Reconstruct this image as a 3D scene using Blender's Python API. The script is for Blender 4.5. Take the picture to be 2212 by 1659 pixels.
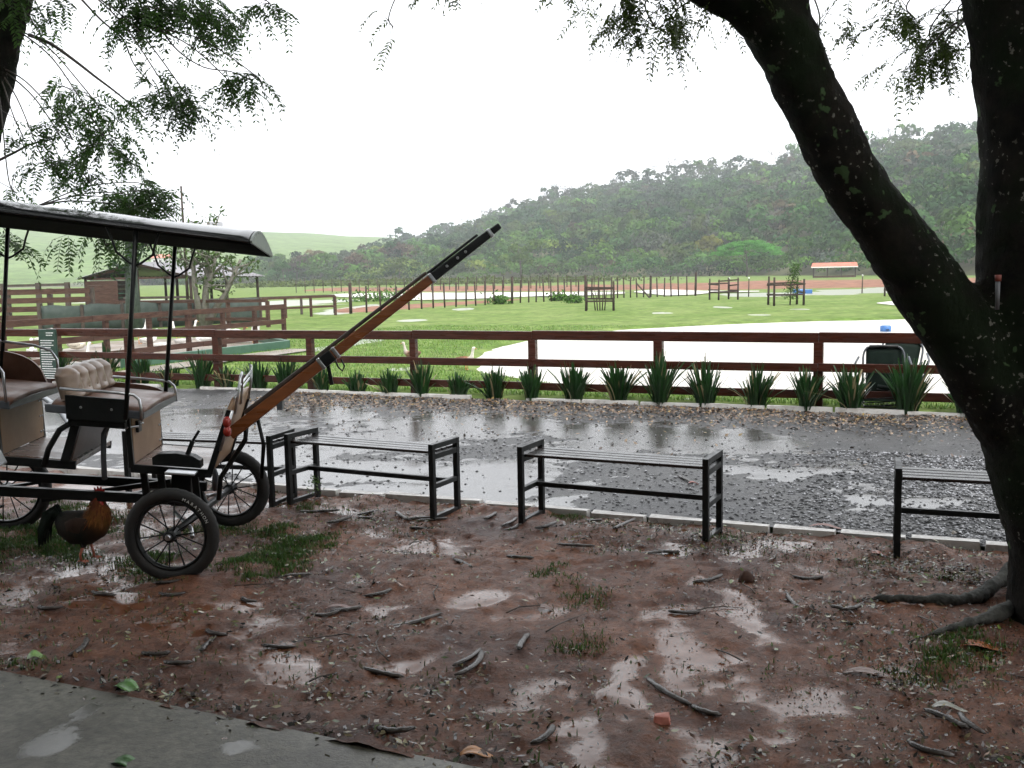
import bpy, math, random
import numpy as np
from mathutils import Vector, Matrix, Euler

S = bpy.context.scene
for o in list(bpy.data.objects):
    bpy.data.objects.remove(o)
COL = S.collection
R = math.radians

# ------------------------------------------------------------------ camera
FPX, PITCH, ROLL, EYE = 2134.5, .11105, .01997, 1.7      # focal length in units of a 2212 px wide frame
c_, s_ = math.cos(ROLL), math.sin(ROLL)
FW = np.array([0, math.cos(PITCH), -math.sin(PITCH)])
U0 = np.array([0, math.sin(PITCH), math.cos(PITCH)])
RI = c_ * np.array([1., 0, 0]) - s_ * U0
UP = s_ * np.array([1., 0, 0]) + c_ * U0
cam_d = bpy.data.cameras.new('camera')
cam = bpy.data.objects.new('camera', cam_d)
COL.objects.link(cam)
cam_d.sensor_width = 36.0
cam_d.lens = 36.0 * FPX / 2212.0
cam_d.clip_start = .05
cam_d.clip_end = 9000
cam.matrix_world = Matrix(((RI[0], UP[0], -FW[0], 0), (RI[1], UP[1], -FW[1], 0), (RI[2], UP[2], -FW[2], EYE), (0, 0, 0, 1)))
S.camera = cam

# ------------------------------------------------------------------ sky, sun, exposure
SUN_EL, SUN_AZ = R(58), R(150)
w = bpy.data.worlds.new('World')
S.world = w
w.use_nodes = True
nt = w.node_tree
nt.nodes.clear()
sky = nt.nodes.new('ShaderNodeTexSky')
sky.sky_type = 'NISHITA'
sky.sun_disc = False
sky.sun_elevation = SUN_EL
sky.sun_rotation = SUN_AZ
sky.air_density = 1.0
sky.dust_density = 8.0
sky.ozone_density = 1.0
hs = nt.nodes.new('ShaderNodeHueSaturation')
hs.inputs['Saturation'].default_value = .12
mx = nt.nodes.new('ShaderNodeMixRGB')
mx.inputs[0].default_value = .55
mx.inputs[2].default_value = (10.2, 10.5, 10.9, 1)          # even layer of rain cloud over the clear sky
bg = nt.nodes.new('ShaderNodeBackground')
bg.inputs['Strength'].default_value = .1
wo = nt.nodes.new('ShaderNodeOutputWorld')
nt.links.new(sky.outputs[0], hs.inputs['Color'])
nt.links.new(hs.outputs[0], mx.inputs[1])
nt.links.new(mx.outputs[0], bg.inputs['Color'])
nt.links.new(bg.outputs[0], wo.inputs['Surface'])
sun_d = bpy.data.lights.new('sun', 'SUN')
sun_d.energy = .6
sun_d.angle = R(40)
sun_d.color = (1, .97, .93)
sun = bpy.data.objects.new('sun', sun_d)
COL.objects.link(sun)
sdir = Vector((math.sin(SUN_AZ) * math.cos(SUN_EL), math.cos(SUN_AZ) * math.cos(SUN_EL), math.sin(SUN_EL)))
sun.rotation_euler = sdir.to_track_quat('Z', 'Y').to_euler()
sun.location = (0, -20, 40)
S.view_settings.view_transform = 'Standard'
S.view_settings.look = 'None'
S.view_settings.exposure = 1.55
S.view_settings.gamma = 1
S.view_settings.use_curve_mapping = False
S.render.engine = 'CYCLES'
S.cycles.use_denoising = True
S.cycles.max_bounces = 6
S.cycles.diffuse_bounces = 3
S.cycles.glossy_bounces = 3
S.cycles.transmission_bounces = 4
S.cycles.transparent_max_bounces = 8
S.cycles.volume_bounces = 0

# ------------------------------------------------------------------ helpers
rng = np.random.default_rng(7)
random.seed(7)


def ray(x, y):
    return FW + RI * ((x - 1106) / FPX) + UP * ((829.5 - y) / FPX)


def at(x, y, z=0.):
    """point of the horizontal plane z that the photograph shows at (x, y) of a 2212 px wide frame"""
    d = ray(x, y)
    p = d * ((z - EYE) / d[2])
    return np.array([p[0], p[1], z])


def aty(x, y, Y):
    d = ray(x, y)
    p = d * (Y / d[1])
    return np.array([p[0], p[1], p[2] + EYE])


def hashn(ix, iy, seed):
    h = (ix.astype(np.int64) * 374761393 + iy.astype(np.int64) * 668265263 + seed * 1442695041) & 0xffffffff
    h = ((h ^ (h >> 13)) * 1274126177) & 0xffffffff
    return ((h ^ (h >> 16)) & 0xffffff) / float(0xffffff)


def vnoise(x, y, seed=0):
    x = np.asarray(x, float); y = np.asarray(y, float)
    ix = np.floor(x); iy = np.floor(y)
    fx = x - ix; fy = y - iy
    fx = fx * fx * (3 - 2 * fx); fy = fy * fy * (3 - 2 * fy)
    a = hashn(ix, iy, seed); b = hashn(ix + 1, iy, seed)
    c = hashn(ix, iy + 1, seed); d = hashn(ix + 1, iy + 1, seed)
    return (a * (1 - fx) + b * fx) * (1 - fy) + (c * (1 - fx) + d * fx) * fy


def fbm(x, y, seed=0, oct=4):
    t = 0; amp = .5; tot = 0
    for i in range(oct):
        t = t + amp * vnoise(x * 2 ** i, y * 2 ** i, seed + i * 17)
        tot += amp; amp *= .5
    return t / tot


def sstep(a, b, x):
    t = np.clip((x - a) / (b - a), 0, 1)
    return t * t * (3 - 2 * t)


def np_mesh(name, V, F, mat, col=None, smooth=False, attrs=None):
    """mesh data from numpy arrays; F is an (m,k) index array"""
    V = np.asarray(V, np.float32).reshape(-1, 3)
    F = np.asarray(F, np.int32)
    m = bpy.data.meshes.new(name)
    m.vertices.add(len(V)); m.vertices.foreach_set('co', V.ravel())
    k = F.shape[1]
    m.loops.add(F.size); m.loops.foreach_set('vertex_index', F.ravel())
    m.polygons.add(len(F))
    m.polygons.foreach_set('loop_start', np.arange(0, F.size, k, dtype=np.int32))
    if smooth:
        m.polygons.foreach_set('use_smooth', np.ones(len(F), bool))
    m.update(calc_edges=True)
    if col is not None:
        c = np.ones((len(V), 4), np.float32); c[:, :3] = col
        a = m.color_attributes.new('Col', 'FLOAT_COLOR', 'POINT'); a.data.foreach_set('color', c.ravel())
    for k2, v in (attrs or {}).items():
        a = m.attributes.new(k2, 'FLOAT', 'POINT'); a.data.foreach_set('value', np.asarray(v, np.float32).ravel())
    if mat:
        m.materials.append(mat)
    return m


def root_loc(p):
    while p.parent:
        p = p.parent
    return p


def link(name, mesh, parent=None):
    o = bpy.data.objects.new(name, mesh)
    COL.objects.link(o)
    if parent:
        o.parent = parent
    return o


def tag(o, label=None, cat=None, group=None, kind=None):
    if label: o['label'] = label
    if cat: o['category'] = cat
    if group: o['group'] = group
    if kind: o['kind'] = kind
    return o


def thing(name, label, cat, loc=(0, 0, 0), rz=0, group=None):
    o = bpy.data.objects.new(name, None)
    o.empty_display_size = .1
    COL.objects.link(o)
    o.location = [float(q) for q in loc]
    o.rotation_euler = (0, 0, rz)
    return tag(o, label, cat, group)


def copy_tree(o, parent=None):
    c = o.copy()
    COL.objects.link(c)
    c.parent = parent
    for ch in [q for q in bpy.data.objects if q.parent == o]:
        copy_tree(ch, c)
    return c


class MB:
    """collects boxes, bars, tubes, lofts into one mesh"""
    def __init__(s, org=(0, 0, 0)):
        s.v = []; s.f = []; s.c = []; s.org = np.array(org, float); s.sm = []
        s.color = None

    def add(s, V, F, smooth=False):
        b = len(s.v)
        for p in V:
            s.v.append(tuple(np.asarray(p, float) - s.org)); s.c.append(s.color)
        for f in F:
            s.f.append([b + i for i in f]); s.sm.append(smooth)
        return s

    def hexa(s, P):
        """8 corners: bottom 4 ccw, top 4 ccw"""
        return s.add(P, [(3, 2, 1, 0), (4, 5, 6, 7), (0, 1, 5, 4), (1, 2, 6, 5), (2, 3, 7, 6), (3, 0, 4, 7)])

    def box(s, c, d, rz=0, ch=0):
        c = np.array(c, float); hx, hy, hz = d[0] / 2, d[1] / 2, d[2] / 2
        co, si = math.cos(rz), math.sin(rz)
        P = []
        for z in (-hz, hz):
            for x, y in ((-hx, -hy), (hx, -hy), (hx, hy), (-hx, hy)):
                P.append(c + np.array([co * x - si * y, si * x + co * y, z]))
        return s.hexa(P)

    def bar(s, p, q, w, h, up=(0, 0, 1), ends=(1., 1.)):
        """rectangular bar from p to q, w across, h along up; tapers with ends"""
        p = np.array(p, float); q = np.array(q, float)
        t = q - p; t /= np.linalg.norm(t)
        up = np.array(up, float)
        if abs(t @ up) > .98: up = np.array([1., 0, 0])
        a = np.cross(t, up); a /= np.linalg.norm(a)
        b = np.cross(a, t)
        P = []
        for o, e in ((p, ends[0]), (q, ends[1])):
            for i, j in ((-1, -1), (1, -1), (1, 1), (-1, 1)):
                P.append(o + a * i * w / 2 * e + b * j * h / 2 * e)
        return s.add(P, [(3, 2, 1, 0), (4, 5, 6, 7), (0, 1, 5, 4), (1, 2, 6, 5), (2, 3, 7, 6), (3, 0, 4, 7)])

    def loft(s, pts, rx, rz=None, n=10, up=(0, 0, 1), cap=True, cols=None, wob=0):
        pts = [np.array(p, float) for p in pts]
        rz = rz or rx
        V = []; m = len(pts)
        a_prev = None
        old = s.color
        base = len(s.v)
        for i, p in enumerate(pts):
            t = pts[min(i + 1, m - 1)] - pts[max(i - 1, 0)]
            t /= (np.linalg.norm(t) + 1e-9)
            u = np.array(up, float)
            a = np.cross(t, u)
            if np.linalg.norm(a) < .05: a = a_prev if a_prev is not None else np.cross(t, (0, 1, .01))
            a /= np.linalg.norm(a)
            if a_prev is not None and a @ a_prev < 0: a = -a
            a_prev = a
            b = np.cross(a, t)
            if cols is not None: s.color = cols[i]
            ring = []
            for k in range(n):
                th = 2 * math.pi * k / n
                f = 1 + (wob * (random.random() - .5) if wob else 0)
                ring.append(p + a * math.cos(th) * rx[i] * f + b * math.sin(th) * rz[i] * f)
            s.add(ring, [])
        F = []
        for i in range(m - 1):
            for k in range(n):
                k2 = (k + 1) % n
                F.append((base + i * n + k, base + i * n + k2, base + (i + 1) * n + k2, base + (i + 1) * n + k))
        for f in F:
            s.f.append(list(f)); s.sm.append(True)
        if cap:
            s.f.append([base + k for k in range(n)][::-1]); s.sm.append(False)
            s.f.append([base + (m - 1) * n + k for k in range(n)]); s.sm.append(False)
        s.color = old
        return s

    def tube(s, pts, r, n=8, cap=True, wob=0):
        if not hasattr(r, '__len__'): r = [r] * len(pts)
        return s.loft(pts, list(r), None, n, cap=cap, wob=wob)

    def torus(s, c, axis, R1, r, n=40, m=10, rw=None, bumps=0):
        c = np.array(c, float); axis = np.array(axis, float); axis /= np.linalg.norm(axis)
        a = np.cross(axis, (0, 0, 1.)); a /= np.linalg.norm(a)
        b = np.cross(axis, a)
        rw = rw or r
        V = []; F = []
        for i in range(n):
            th = 2 * math.pi * i / n
            rad = a * math.cos(th) + b * math.sin(th)
            for k in range(m):
                ph = 2 * math.pi * k / m
                rr = R1 + r * math.cos(ph)
                if bumps and math.cos(ph) > .3:
                    rr += bumps * (1 if (i + k) % 2 else -.3)
                V.append(c + rad * rr + axis * rw * math.sin(ph))
        for i in range(n):
            for k in range(m):
                F.append((i * m + k, i * m + (k + 1) % m, ((i + 1) % n) * m + (k + 1) % m, ((i + 1) % n) * m + k))
        return s.add(V, F, True)

    def prism(s, poly, d, smooth=False):
        """closed polygon (3-D points) extruded by vector d"""
        d = np.array(d, float); n = len(poly)
        P = [np.array(p, float) for p in poly]
        V = P + [p + d for p in P]
        F = [tuple(range(n))[::-1], tuple(range(n, 2 * n))]
        for i in range(n):
            j = (i + 1) % n
            F.append((i, j, n + j, n + i))
        return s.add(V, F, smooth)

    def sheet(s, grid, th, up=(0, 0, 1)):
        """thick sheet from a 2-D list of points"""
        g = np.array(grid, float); a, b = g.shape[:2]
        u = np.array(up, float) * th
        V = list(g.reshape(-1, 3)) + list((g - u).reshape(-1, 3))
        n = a * b; F = []
        for i in range(a - 1):
            for j in range(b - 1):
                q = (i * b + j, i * b + j + 1, (i + 1) * b + j + 1, (i + 1) * b + j)
                F.append(q); F.append(tuple(k + n for k in q[::-1]))
        e = [(0 * b + j) for j in range(b)] + [i * b + b - 1 for i in range(1, a)] + [(a - 1) * b + j for j in range(b - 2, -1, -1)] + [i * b for i in range(a - 2, 0, -1)]
        for i in range(len(e)):
            j = (i + 1) % len(e)
            F.append((e[i], e[i] + n, e[j] + n, e[j]))
        return s.add(V, F, True)

    def mesh(s, name, mat, bevel=0):
        m = bpy.data.meshes.new(name)
        m.from_pydata(s.v, [], s.f)
        m.polygons.foreach_set('use_smooth', s.sm)
        if any(c is not None for c in s.c):
            c = np.ones((len(s.v), 4), np.float32)
            for i, q in enumerate(s.c):
                if q is not None: c[i, :3] = q
            a = m.color_attributes.new('Col', 'FLOAT_COLOR', 'POINT'); a.data.foreach_set('color', c.ravel())
        if mat: m.materials.append(mat)
        m.update()
        return m

    def build(s, name, mat, parent=None, bevel=0):
        if parent is None and s.org.any():
            parent = cart
        o = link(name, s.mesh(name, mat), parent)
        if bevel:
            md = o.modifiers.new('bevel', 'BEVEL'); md.width = bevel; md.segments = 2; md.limit_method = 'ANGLE'
        return o


# ------------------------------------------------------------------ materials
MATS = {}


def ramp(nt, a, b, lo, hi):
    r = nt.nodes.new('ShaderNodeValToRGB')
    r.color_ramp.elements[0].position = lo; r.color_ramp.elements[1].position = hi
    r.color_ramp.elements[0].color = (*a, 1); r.color_ramp.elements[1].color = (*b, 1)
    return r


def pmat(name, c1, c2=None, scale=6., rough=.6, bump=0., bscale=60., metal=0., lo=.35, hi=.65, attr=False, stretch=(1, 1, 1),
         translucent=0., spec=.5, rough2=None, coat=0., mult=None):
    """two-colour noise material with fine relief"""
    if name in MATS: return MATS[name]
    m = bpy.data.materials.new(name); m.use_nodes = True
    nt = m.node_tree; N = nt.nodes; L = nt.links
    b = N['Principled BSDF']
    tc = N.new('ShaderNodeTexCoord'); mp = N.new('ShaderNodeMapping')
    mp.inputs['Scale'].default_value = stretch
    L.new(tc.outputs['Object'], mp.inputs['Vector'])
    n1 = N.new('ShaderNodeTexNoise'); n1.inputs['Scale'].default_value = scale; n1.inputs['Detail'].default_value = 7
    n1.inputs['Roughness'].default_value = .65
    L.new(mp.outputs[0], n1.inputs['Vector'])
    r = ramp(nt, c1, c2 or c1, lo, hi)
    L.new(n1.outputs['Fac'], r.inputs['Fac'])
    col = r.outputs['Color']
    if attr:
        a = N.new('ShaderNodeAttribute'); a.attribute_name = 'Col'
        mm = N.new('ShaderNodeMixRGB'); mm.blend_type = 'MULTIPLY'; mm.inputs[0].default_value = 1
        L.new(a.outputs['Color'], mm.inputs[1]); L.new(col, mm.inputs[2]); col = mm.outputs[0]
    L.new(col, b.inputs['Base Color'])
    b.inputs['Metallic'].default_value = metal
    b.inputs['Roughness'].default_value = rough
    b.inputs['Specular IOR Level'].default_value = spec
    if coat:
        b.inputs['Coat Weight'].default_value = coat; b.inputs['Coat Roughness'].default_value = .08
    if rough2 is not None:
        mr = N.new('ShaderNodeMapRange'); mr.inputs['From Min'].default_value = .35; mr.inputs['From Max'].default_value = .65
        mr.inputs['To Min'].default_value = rough; mr.inputs['To Max'].default_value = rough2
        n3 = N.new('ShaderNodeTexNoise'); n3.inputs['Scale'].default_value = scale * .7; n3.inputs['Detail'].default_value = 4
        L.new(mp.outputs[0], n3.inputs['Vector']); L.new(n3.outputs['Fac'], mr.inputs['Value']); L.new(mr.outputs[0], b.inputs['Roughness'])
    if bump:
        n2 = N.new('ShaderNodeTexNoise'); n2.inputs['Scale'].default_value = bscale; n2.inputs['Detail'].default_value = 5
        L.new(mp.outputs[0], n2.inputs['Vector'])
        bp = N.new('ShaderNodeBump'); bp.inputs['Strength'].default_value = bump; bp.inputs['Distance'].default_value = .01
        L.new(n2.outputs['Fac'], bp.inputs['Height']); L.new(bp.outputs[0], b.inputs['Normal'])
    if translucent:
        tr = N.new('ShaderNodeBsdfTranslucent'); L.new(col, tr.inputs['Color'])
        ms = N.new('ShaderNodeMixShader'); ms.inputs[0].default_value = translucent
        L.new(b.outputs[0], ms.inputs[1]); L.new(tr.outputs[0], ms.inputs[2])
        L.new(ms.outputs[0], N['Material Output'].inputs['Surface'])
    MATS[name] = m
    return m


M_fence = pmat('wet red stained timber', (.030, .009, .005), (.066, .019, .010), 9, .2, .25, 90, stretch=(.35, .35, 3), rough2=.4, spec=.18)
M_pen = pmat('weathered brown timber', (.042, .021, .016), (.095, .052, .038), 6, .4, .3, 70, stretch=(.5, .5, 3), rough2=.7, spec=.15)
M_darkwood = pmat('dark wet timber', (.03, .022, .018), (.075, .05, .038), 6, .5, .3, 70)
M_black = pmat('black painted steel', (.005, .006, .006), (.010, .011, .011), 14, .28, .12, 120, rough2=.5, spec=.3)
M_slat = pmat('wet dark bench slat', (.010, .009, .009), (.03, .02, .017), 8, .10, .1, 80, stretch=(1, 4, 1), rough2=.3)
M_tyre = pmat('black tyre rubber', (.006, .007, .007), (.016, .013, .011), 9, .7, .3, 160)
M_chrome = pmat('dull bright steel', (.45, .46, .48), (.6, .61, .63), 20, .28, .05, 90, metal=.9)
M_grey = pmat('grey painted edge', (.07, .078, .09), (.11, .12, .135), 10, .35, .1, 90)
M_board = pmat('beige carriage board', (.25, .145, .078), (.32, .20, .115), 5, .45, .08, 60)
M_floor = pmat('worn wet carriage floor', (.11, .062, .042), (.19, .12, .09), 7, .16, .15, 50, rough2=.4)
M_brownpanel = pmat('dark brown board', (.09, .055, .042), (.14, .09, .07), 6, .4, .1, 50)
M_vinyl = pmat('tufted beige vinyl', (.25, .175, .13), (.32, .24, .185), 6, .35, .06, 140)
M_seat = pmat('brown leatherette', (.10, .045, .028), (.17, .088, .058), 7, .3, .1, 90, rough2=.55, spec=.35)
M_canopy = pmat('wet black canopy vinyl', (.008, .008, .010), (.016, .016, .018), 3, .07, .5, 3, rough2=.2)
M_lining = pmat('dull black lining', (.004, .004, .004), (.008, .008, .008), 5, .9, .1, 40, spec=.05)
M_canopyend = pmat('grey green canopy end', (.17, .2, .18), (.23, .26, .235), 8, .4, .1, 60)
M_varnish = pmat('varnished orange timber', (.13, .038, .010), (.235, .075, .019), 7, .4, .2, 60, stretch=(.5, .5, 4), lo=.3, hi=.7, rough2=.25)
M_white = pmat('chalky white', (.62, .62, .6), (.78, .78, .76), 12, .45, .2, 80)
M_palegrey = pmat('pale grey mudguard', (.5, .53, .57), (.6, .63, .66), 8, .3, .08, 60)
M_red = pmat('red lamp glass', (.28, .02, .015), (.36, .04, .025), 10, .15)
M_green = pmat('dull green paint', (.03, .085, .055), (.055, .12, .08), 5, .4, .15, 50)
M_net = pmat('faded green shade cloth', (.02, .034, .027), (.042, .058, .047), 3, .7, .3, 40)
M_sign = pmat('dark green board', (.008, .03, .02), (.012, .04, .028), 8, .3)
M_sheetroof = pmat('weathered corrugated sheet', (.12, .112, .12), (.2, .19, .2), 3, .3, .15, 30)
M_redroof = pmat('red clay tile', (.42, .12, .075), (.58, .2, .13), 2.5, .6, .2, 20)
M_blue = pmat('blue plastic', (.03, .11, .3), (.045, .15, .38), 10, .3)
M_post = pmat('grey brown fence post', (.026, .019, .015), (.06, .044, .034), 5, .7, .3, 40, spec=.15)
M_plastic = pmat('dark green sling fabric', (.006, .014, .010), (.011, .022, .016), 10, .6, .1, 200, spec=.15)
M_palebark = pmat('pale grey bark', (.085, .078, .06), (.15, .14, .115), 9, .7, .3, 40)
M_leafattr = pmat('leaf', (.75, .75, .75), (1.15, 1.15, 1.15), 20, .38, attr=True, translucent=.6)
M_litter = pmat('wet fallen leaf', (.75, .75, .75), (1.15, 1.15, 1.15), 30, .25, attr=True)
M_foliage = pmat('far foliage', (.8, .8, .8), (1.15, 1.15, 1.15), .6, .8, attr=True, translucent=.25, spec=.04)
M_grassblade = pmat('grass blade', (.8, .8, .8), (1.2, 1.2, 1.2), 8, .35, attr=True, translucent=.25)
M_bird = pmat('feathers', (.8, .8, .8), (1.1, 1.1, 1.1), 30, .7, .3, 90, attr=True, spec=.12)
M_beak = pmat('orange horn', (.45, .16, .03), (.55, .24, .06), 20, .4)
M_comb = pmat('red comb', (.30, .012, .010), (.42, .02, .016), 30, .4, .2, 90)
M_pod = pmat('seed pod husk', (.016, .013, .011), (.05, .038, .03), 20, .22, .3, 90, rough2=.45)
M_twig = pmat('wet twig', (.03, .022, .017), (.065, .048, .035), 20, .45, .3, 90)
M_concrete = pmat('wet concrete', (.2, .195, .17), (.3, .29, .255), 3.5, .35, .2, 70, rough2=.6)
M_dirtfar = pmat('turned red earth', (.11, .045, .026), (.27, .135, .085), .9, .8, 1.0, 2.5, spec=.15, lo=.3, hi=.7)
M_brick = pmat('brick fragment', (.35, .1, .07), (.5, .2, .15), 20, .5, .3, 60)
M_stone = pmat('wet gravel', (.6, .6, .6), (1.3, 1.3, 1.3), 15, .22, attr=True)
M_wall = pmat('plastered wall', (.3, .27, .22), (.36, .33, .28), 3, .8, .2, 60)
M_tiles = pmat('roof boards', (.12, .075, .05), (.18, .12, .09), 3, .7, .2, 40)
M_wirecol = pmat('thin wire', (.12, .12, .12), (.2, .2, .2), 10, .5)


def ground_mat(name, cols, sc1, sc2, rough, rwet, bump, bsc, wetcol, spec=.5, dist=.012, lim=(.42, .62)):
    """soil with a water film where the mesh attribute 'wet' is high"""
    m = bpy.data.materials.new(name); m.use_nodes = True
    nt = m.node_tree; N = nt.nodes; L = nt.links
    b = N['Principled BSDF']
    tc = N.new('ShaderNodeTexCoord')

    def noise(sc, det=8, ro=.65):
        n = N.new('ShaderNodeTexNoise'); n.inputs['Scale'].default_value = sc; n.inputs['Detail'].default_value = det
        n.inputs['Roughness'].default_value = ro
        L.new(tc.outputs['Object'], n.inputs['Vector']); return n.outputs['Fac']
    r1 = ramp(nt, cols[0], cols[1], .36, .62); L.new(noise(sc1), r1.inputs['Fac'])
    r2 = ramp(nt, (.45, .45, .45), (1.35, 1.35, 1.35), .3, .7); L.new(noise(sc2, 6, .7), r2.inputs['Fac'])
    mm = N.new('ShaderNodeMixRGB'); mm.blend_type = 'MULTIPLY'; mm.inputs[0].default_value = 1
    L.new(r1.outputs[0], mm.inputs[1]); L.new(r2.outputs[0], mm.inputs[2])
    wa = N.new('ShaderNodeAttribute'); wa.attribute_name = 'wet'
    # ragged film edge
    ad = N.new('ShaderNodeMath'); ad.operation = 'MULTIPLY_ADD'; ad.inputs[1].default_value = 1.0
    nn = N.new('ShaderNodeMath'); nn.operation = 'MULTIPLY_ADD'; nn.inputs[1].default_value = .55; nn.inputs[2].default_value = -.275
    L.new(noise(bsc * .35, 5, .7), nn.inputs[0]); L.new(wa.outputs['Fac'], ad.inputs[0]); L.new(nn.outputs[0], ad.inputs[2])
    wet = N.new('ShaderNodeMapRange'); wet.interpolation_type = 'SMOOTHSTEP'
    wet.inputs['From Min'].default_value = lim[0]; wet.inputs['From Max'].default_value = lim[1]
    L.new(ad.outputs[0], wet.inputs['Value'])
    mc = N.new('ShaderNodeMixRGB'); mc.inputs[2].default_value = (*wetcol, 1)
    wf = N.new('ShaderNodeMath'); wf.operation = 'MULTIPLY'; wf.inputs[1].default_value = .7
    L.new(wet.outputs[0], wf.inputs[0]); L.new(wf.outputs[0], mc.inputs[0]); L.new(mm.outputs[0], mc.inputs[1])
    L.new(mc.outputs[0], b.inputs['Base Color'])
    mr = N.new('ShaderNodeMapRange'); mr.inputs['To Min'].default_value = rough; mr.inputs['To Max'].default_value = rwet
    L.new(wet.outputs[0], mr.inputs['Value'])
    L.new(mr.outputs[0], b.inputs['Roughness'])
    sp = N.new('ShaderNodeMapRange'); sp.inputs['To Min'].default_value = spec; sp.inputs['To Max'].default_value = .5
    L.new(wet.outputs[0], sp.inputs['Value']); L.new(sp.outputs[0], b.inputs['Specular IOR Level'])
    bp = N.new('ShaderNodeBump'); bp.inputs['Distance'].default_value = dist
    ms = N.new('ShaderNodeMapRange'); ms.inputs['To Min'].default_value = bump; ms.inputs['To Max'].default_value = .07
    L.new(wet.outputs[0], ms.inputs['Value']); L.new(ms.outputs[0], bp.inputs['Strength'])
    L.new(noise(bsc, 8, .7), bp.inputs['Height']); L.new(bp.outputs[0], b.inputs['Normal'])
    return m


M_mud = ground_mat('wet red mud', ((.075, .024, .011), (.21, .088, .046)), 1.3, 20, .36, .09, 1.0, 34, (.14, .06, .034), .25, .024, (.12, .98))
M_road = ground_mat('wet asphalt gravel', ((.026, .026, .028), (.075, .072, .070)), 1.1, 60, .32, .06, 1.0, 55, (.10, .095, .09), .5, .02)
M_field = ground_mat('short wet pasture', ((.095, .155, .032), (.16, .21, .065)), .35, 2.2, .85, .3, .8, 9, (.2, .2, .15), .06)
M_bank = ground_mat('hill pasture', ((.10, .16, .045), (.14, .2, .07)), .02, .15, .8, .8, .2, 1, (.1, .1, .1), .05)
M_litsoil = ground_mat('forest floor', ((.05, .06, .02), (.1, .1, .04)), .05, .3, .9, .9, .2, 1, (.1, .1, .1))
M_walk = ground_mat('wet cement walkway', ((.075, .07, .052), (.15, .145, .115)), 2.2, 28, .4, .07, .35, 60, (.08, .08, .065))

water_m = bpy.data.materials.new('muddy pond water'); water_m.use_nodes = True
_b = water_m.node_tree.nodes['Principled BSDF']
_b.inputs['Base Color'].default_value = (.5, .47, .42, 1); _b.inputs['Roughness'].default_value = .38; _b.inputs['IOR'].default_value = 1.33
_n = water_m.node_tree.nodes.new('ShaderNodeTexNoise'); _n.inputs['Scale'].default_value = 9
_tc = water_m.node_tree.nodes.new('ShaderNodeTexCoord')
_bp = water_m.node_tree.nodes.new('ShaderNodeBump'); _bp.inputs['Strength'].default_value = .25; _bp.inputs['Distance'].default_value = .03
water_m.node_tree.links.new(_tc.outputs['Object'], _n.inputs['Vector'])
water_m.node_tree.links.new(_n.outputs['Fac'], _bp.inputs['Height']); water_m.node_tree.links.new(_bp.outputs[0], _b.inputs['Normal'])

# ------------------------------------------------------------------ layout frame: road runs along a, yard depth along v
ANG = -.415
CA, SA = math.cos(ANG), math.sin(ANG)


def UV(u, v, z=0.):
    return np.array([CA * u - SA * v, SA * u + CA * v, z])


def toV(x, y):
    return -SA * x + CA * y


def toU(x, y):
    return CA * x + SA * y


V_WALK, V_K1, V_K2, V_F = 2.86, 6.46, 12.2, 12.47

pond_px = [(1018, 797), (1022, 780), (1040, 762), (1090, 748), (1143, 736), (1240, 722), (1341, 712.5), (1500, 704), (1681, 696), (1973, 689), (2300, 684),
           (2650, 690), (2700, 800), (2500, 880), (2212, 872), (2090, 868), (1850, 860), (1500, 850), (1250, 843), (1146, 824), (1060, 812), (1031, 808)]
pond_xy = np.array([at(x, y, -.05)[:2] for x, y in pond_px])


def poly_sd(px, py, poly):
    """signed distance, negative inside"""
    d = np.full(px.shape, 1e9); ins = np.zeros(px.shape, bool)
    n = len(poly)
    for i in range(n):
        ax, ay = poly[i]; bx, by = poly[(i + 1) % n]
        ex, ey = bx - ax, by - ay
        t = np.clip(((px - ax) * ex + (py - ay) * ey) / (ex * ex + ey * ey), 0, 1)
        d = np.minimum(d, np.hypot(px - ax - t * ex, py - ay - t * ey))
        cr = ((ay > py) != (by > py)) & (px < (bx - ax) * (py - ay) / ((by - ay) or 1e-9) + ax)
        ins ^= cr
    return np.where(ins, -d, d)


def grid_axis(lo, hi, d0, d1, step, grow=1.12):
    """dense between d0 and d1, growing outwards"""
    a = list(np.arange(d0, d1 + 1e-6, step))
    s = step; x = d0; left = []
    while x > lo:
        s *= grow; x -= s; left.append(x)
    s = step; x = d1; right = []
    while x < hi:
        s *= grow; x += s; right.append(x)
    return np.array(left[::-1] + a + right)


# puddles that stand in the pasture: (px x, px y, half width px, half height px)
field_puddles = [(890, 692, 38, 3), (800, 737, 36, 6), (1240, 800, 0, 0), (760, 745, 25, 3), (870, 800, 48, 4), (1560, 664, 22, 2.2), (1430, 676, 26, 1.8),
                 (1730, 668, 30, 1.6), (1640, 681, 34, 1.8), (700, 754, 40, 7), (1180, 833, 40, 5), (1420, 839, 60, 3), (1500, 866, 45, 3), (1000, 668, 26, 3)]
fp_world = []
for (x, y, a, b) in field_puddles:
    if a:
        p = at(x, y); q = at(x + a, y); r = at(x, y - b)
        fp_world.append((p[0], p[1], abs(q[0] - p[0]), abs(r[1] - p[1])))


def field_h(x, y):
    v = toV(x, y)
    h = .05 * (fbm(x * .25, y * .25, 3) - .5) + .03 * (fbm(x * 1.3, y * 1.3, 9) - .5)
    h = h * sstep(12.3, 15, v)
    sd = poly_sd(x, y, pond_xy) + .5 * (fbm(x * .8, y * .8, 21) - .5)
    h = np.where(sd < 2.5, h * .3 + .02, h)
    h = h - .5 * sstep(.35, -1.4, sd)
    h = np.where(v < 12.28, -.16, h)
    far = np.maximum(np.hypot(x, y) - 90, 0)
    h = h + .0015 * far * (far < 1e9) * sstep(90, 200, np.hypot(x, y)) * np.clip(1 - far / 900, .0, 1)
    return h


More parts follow.
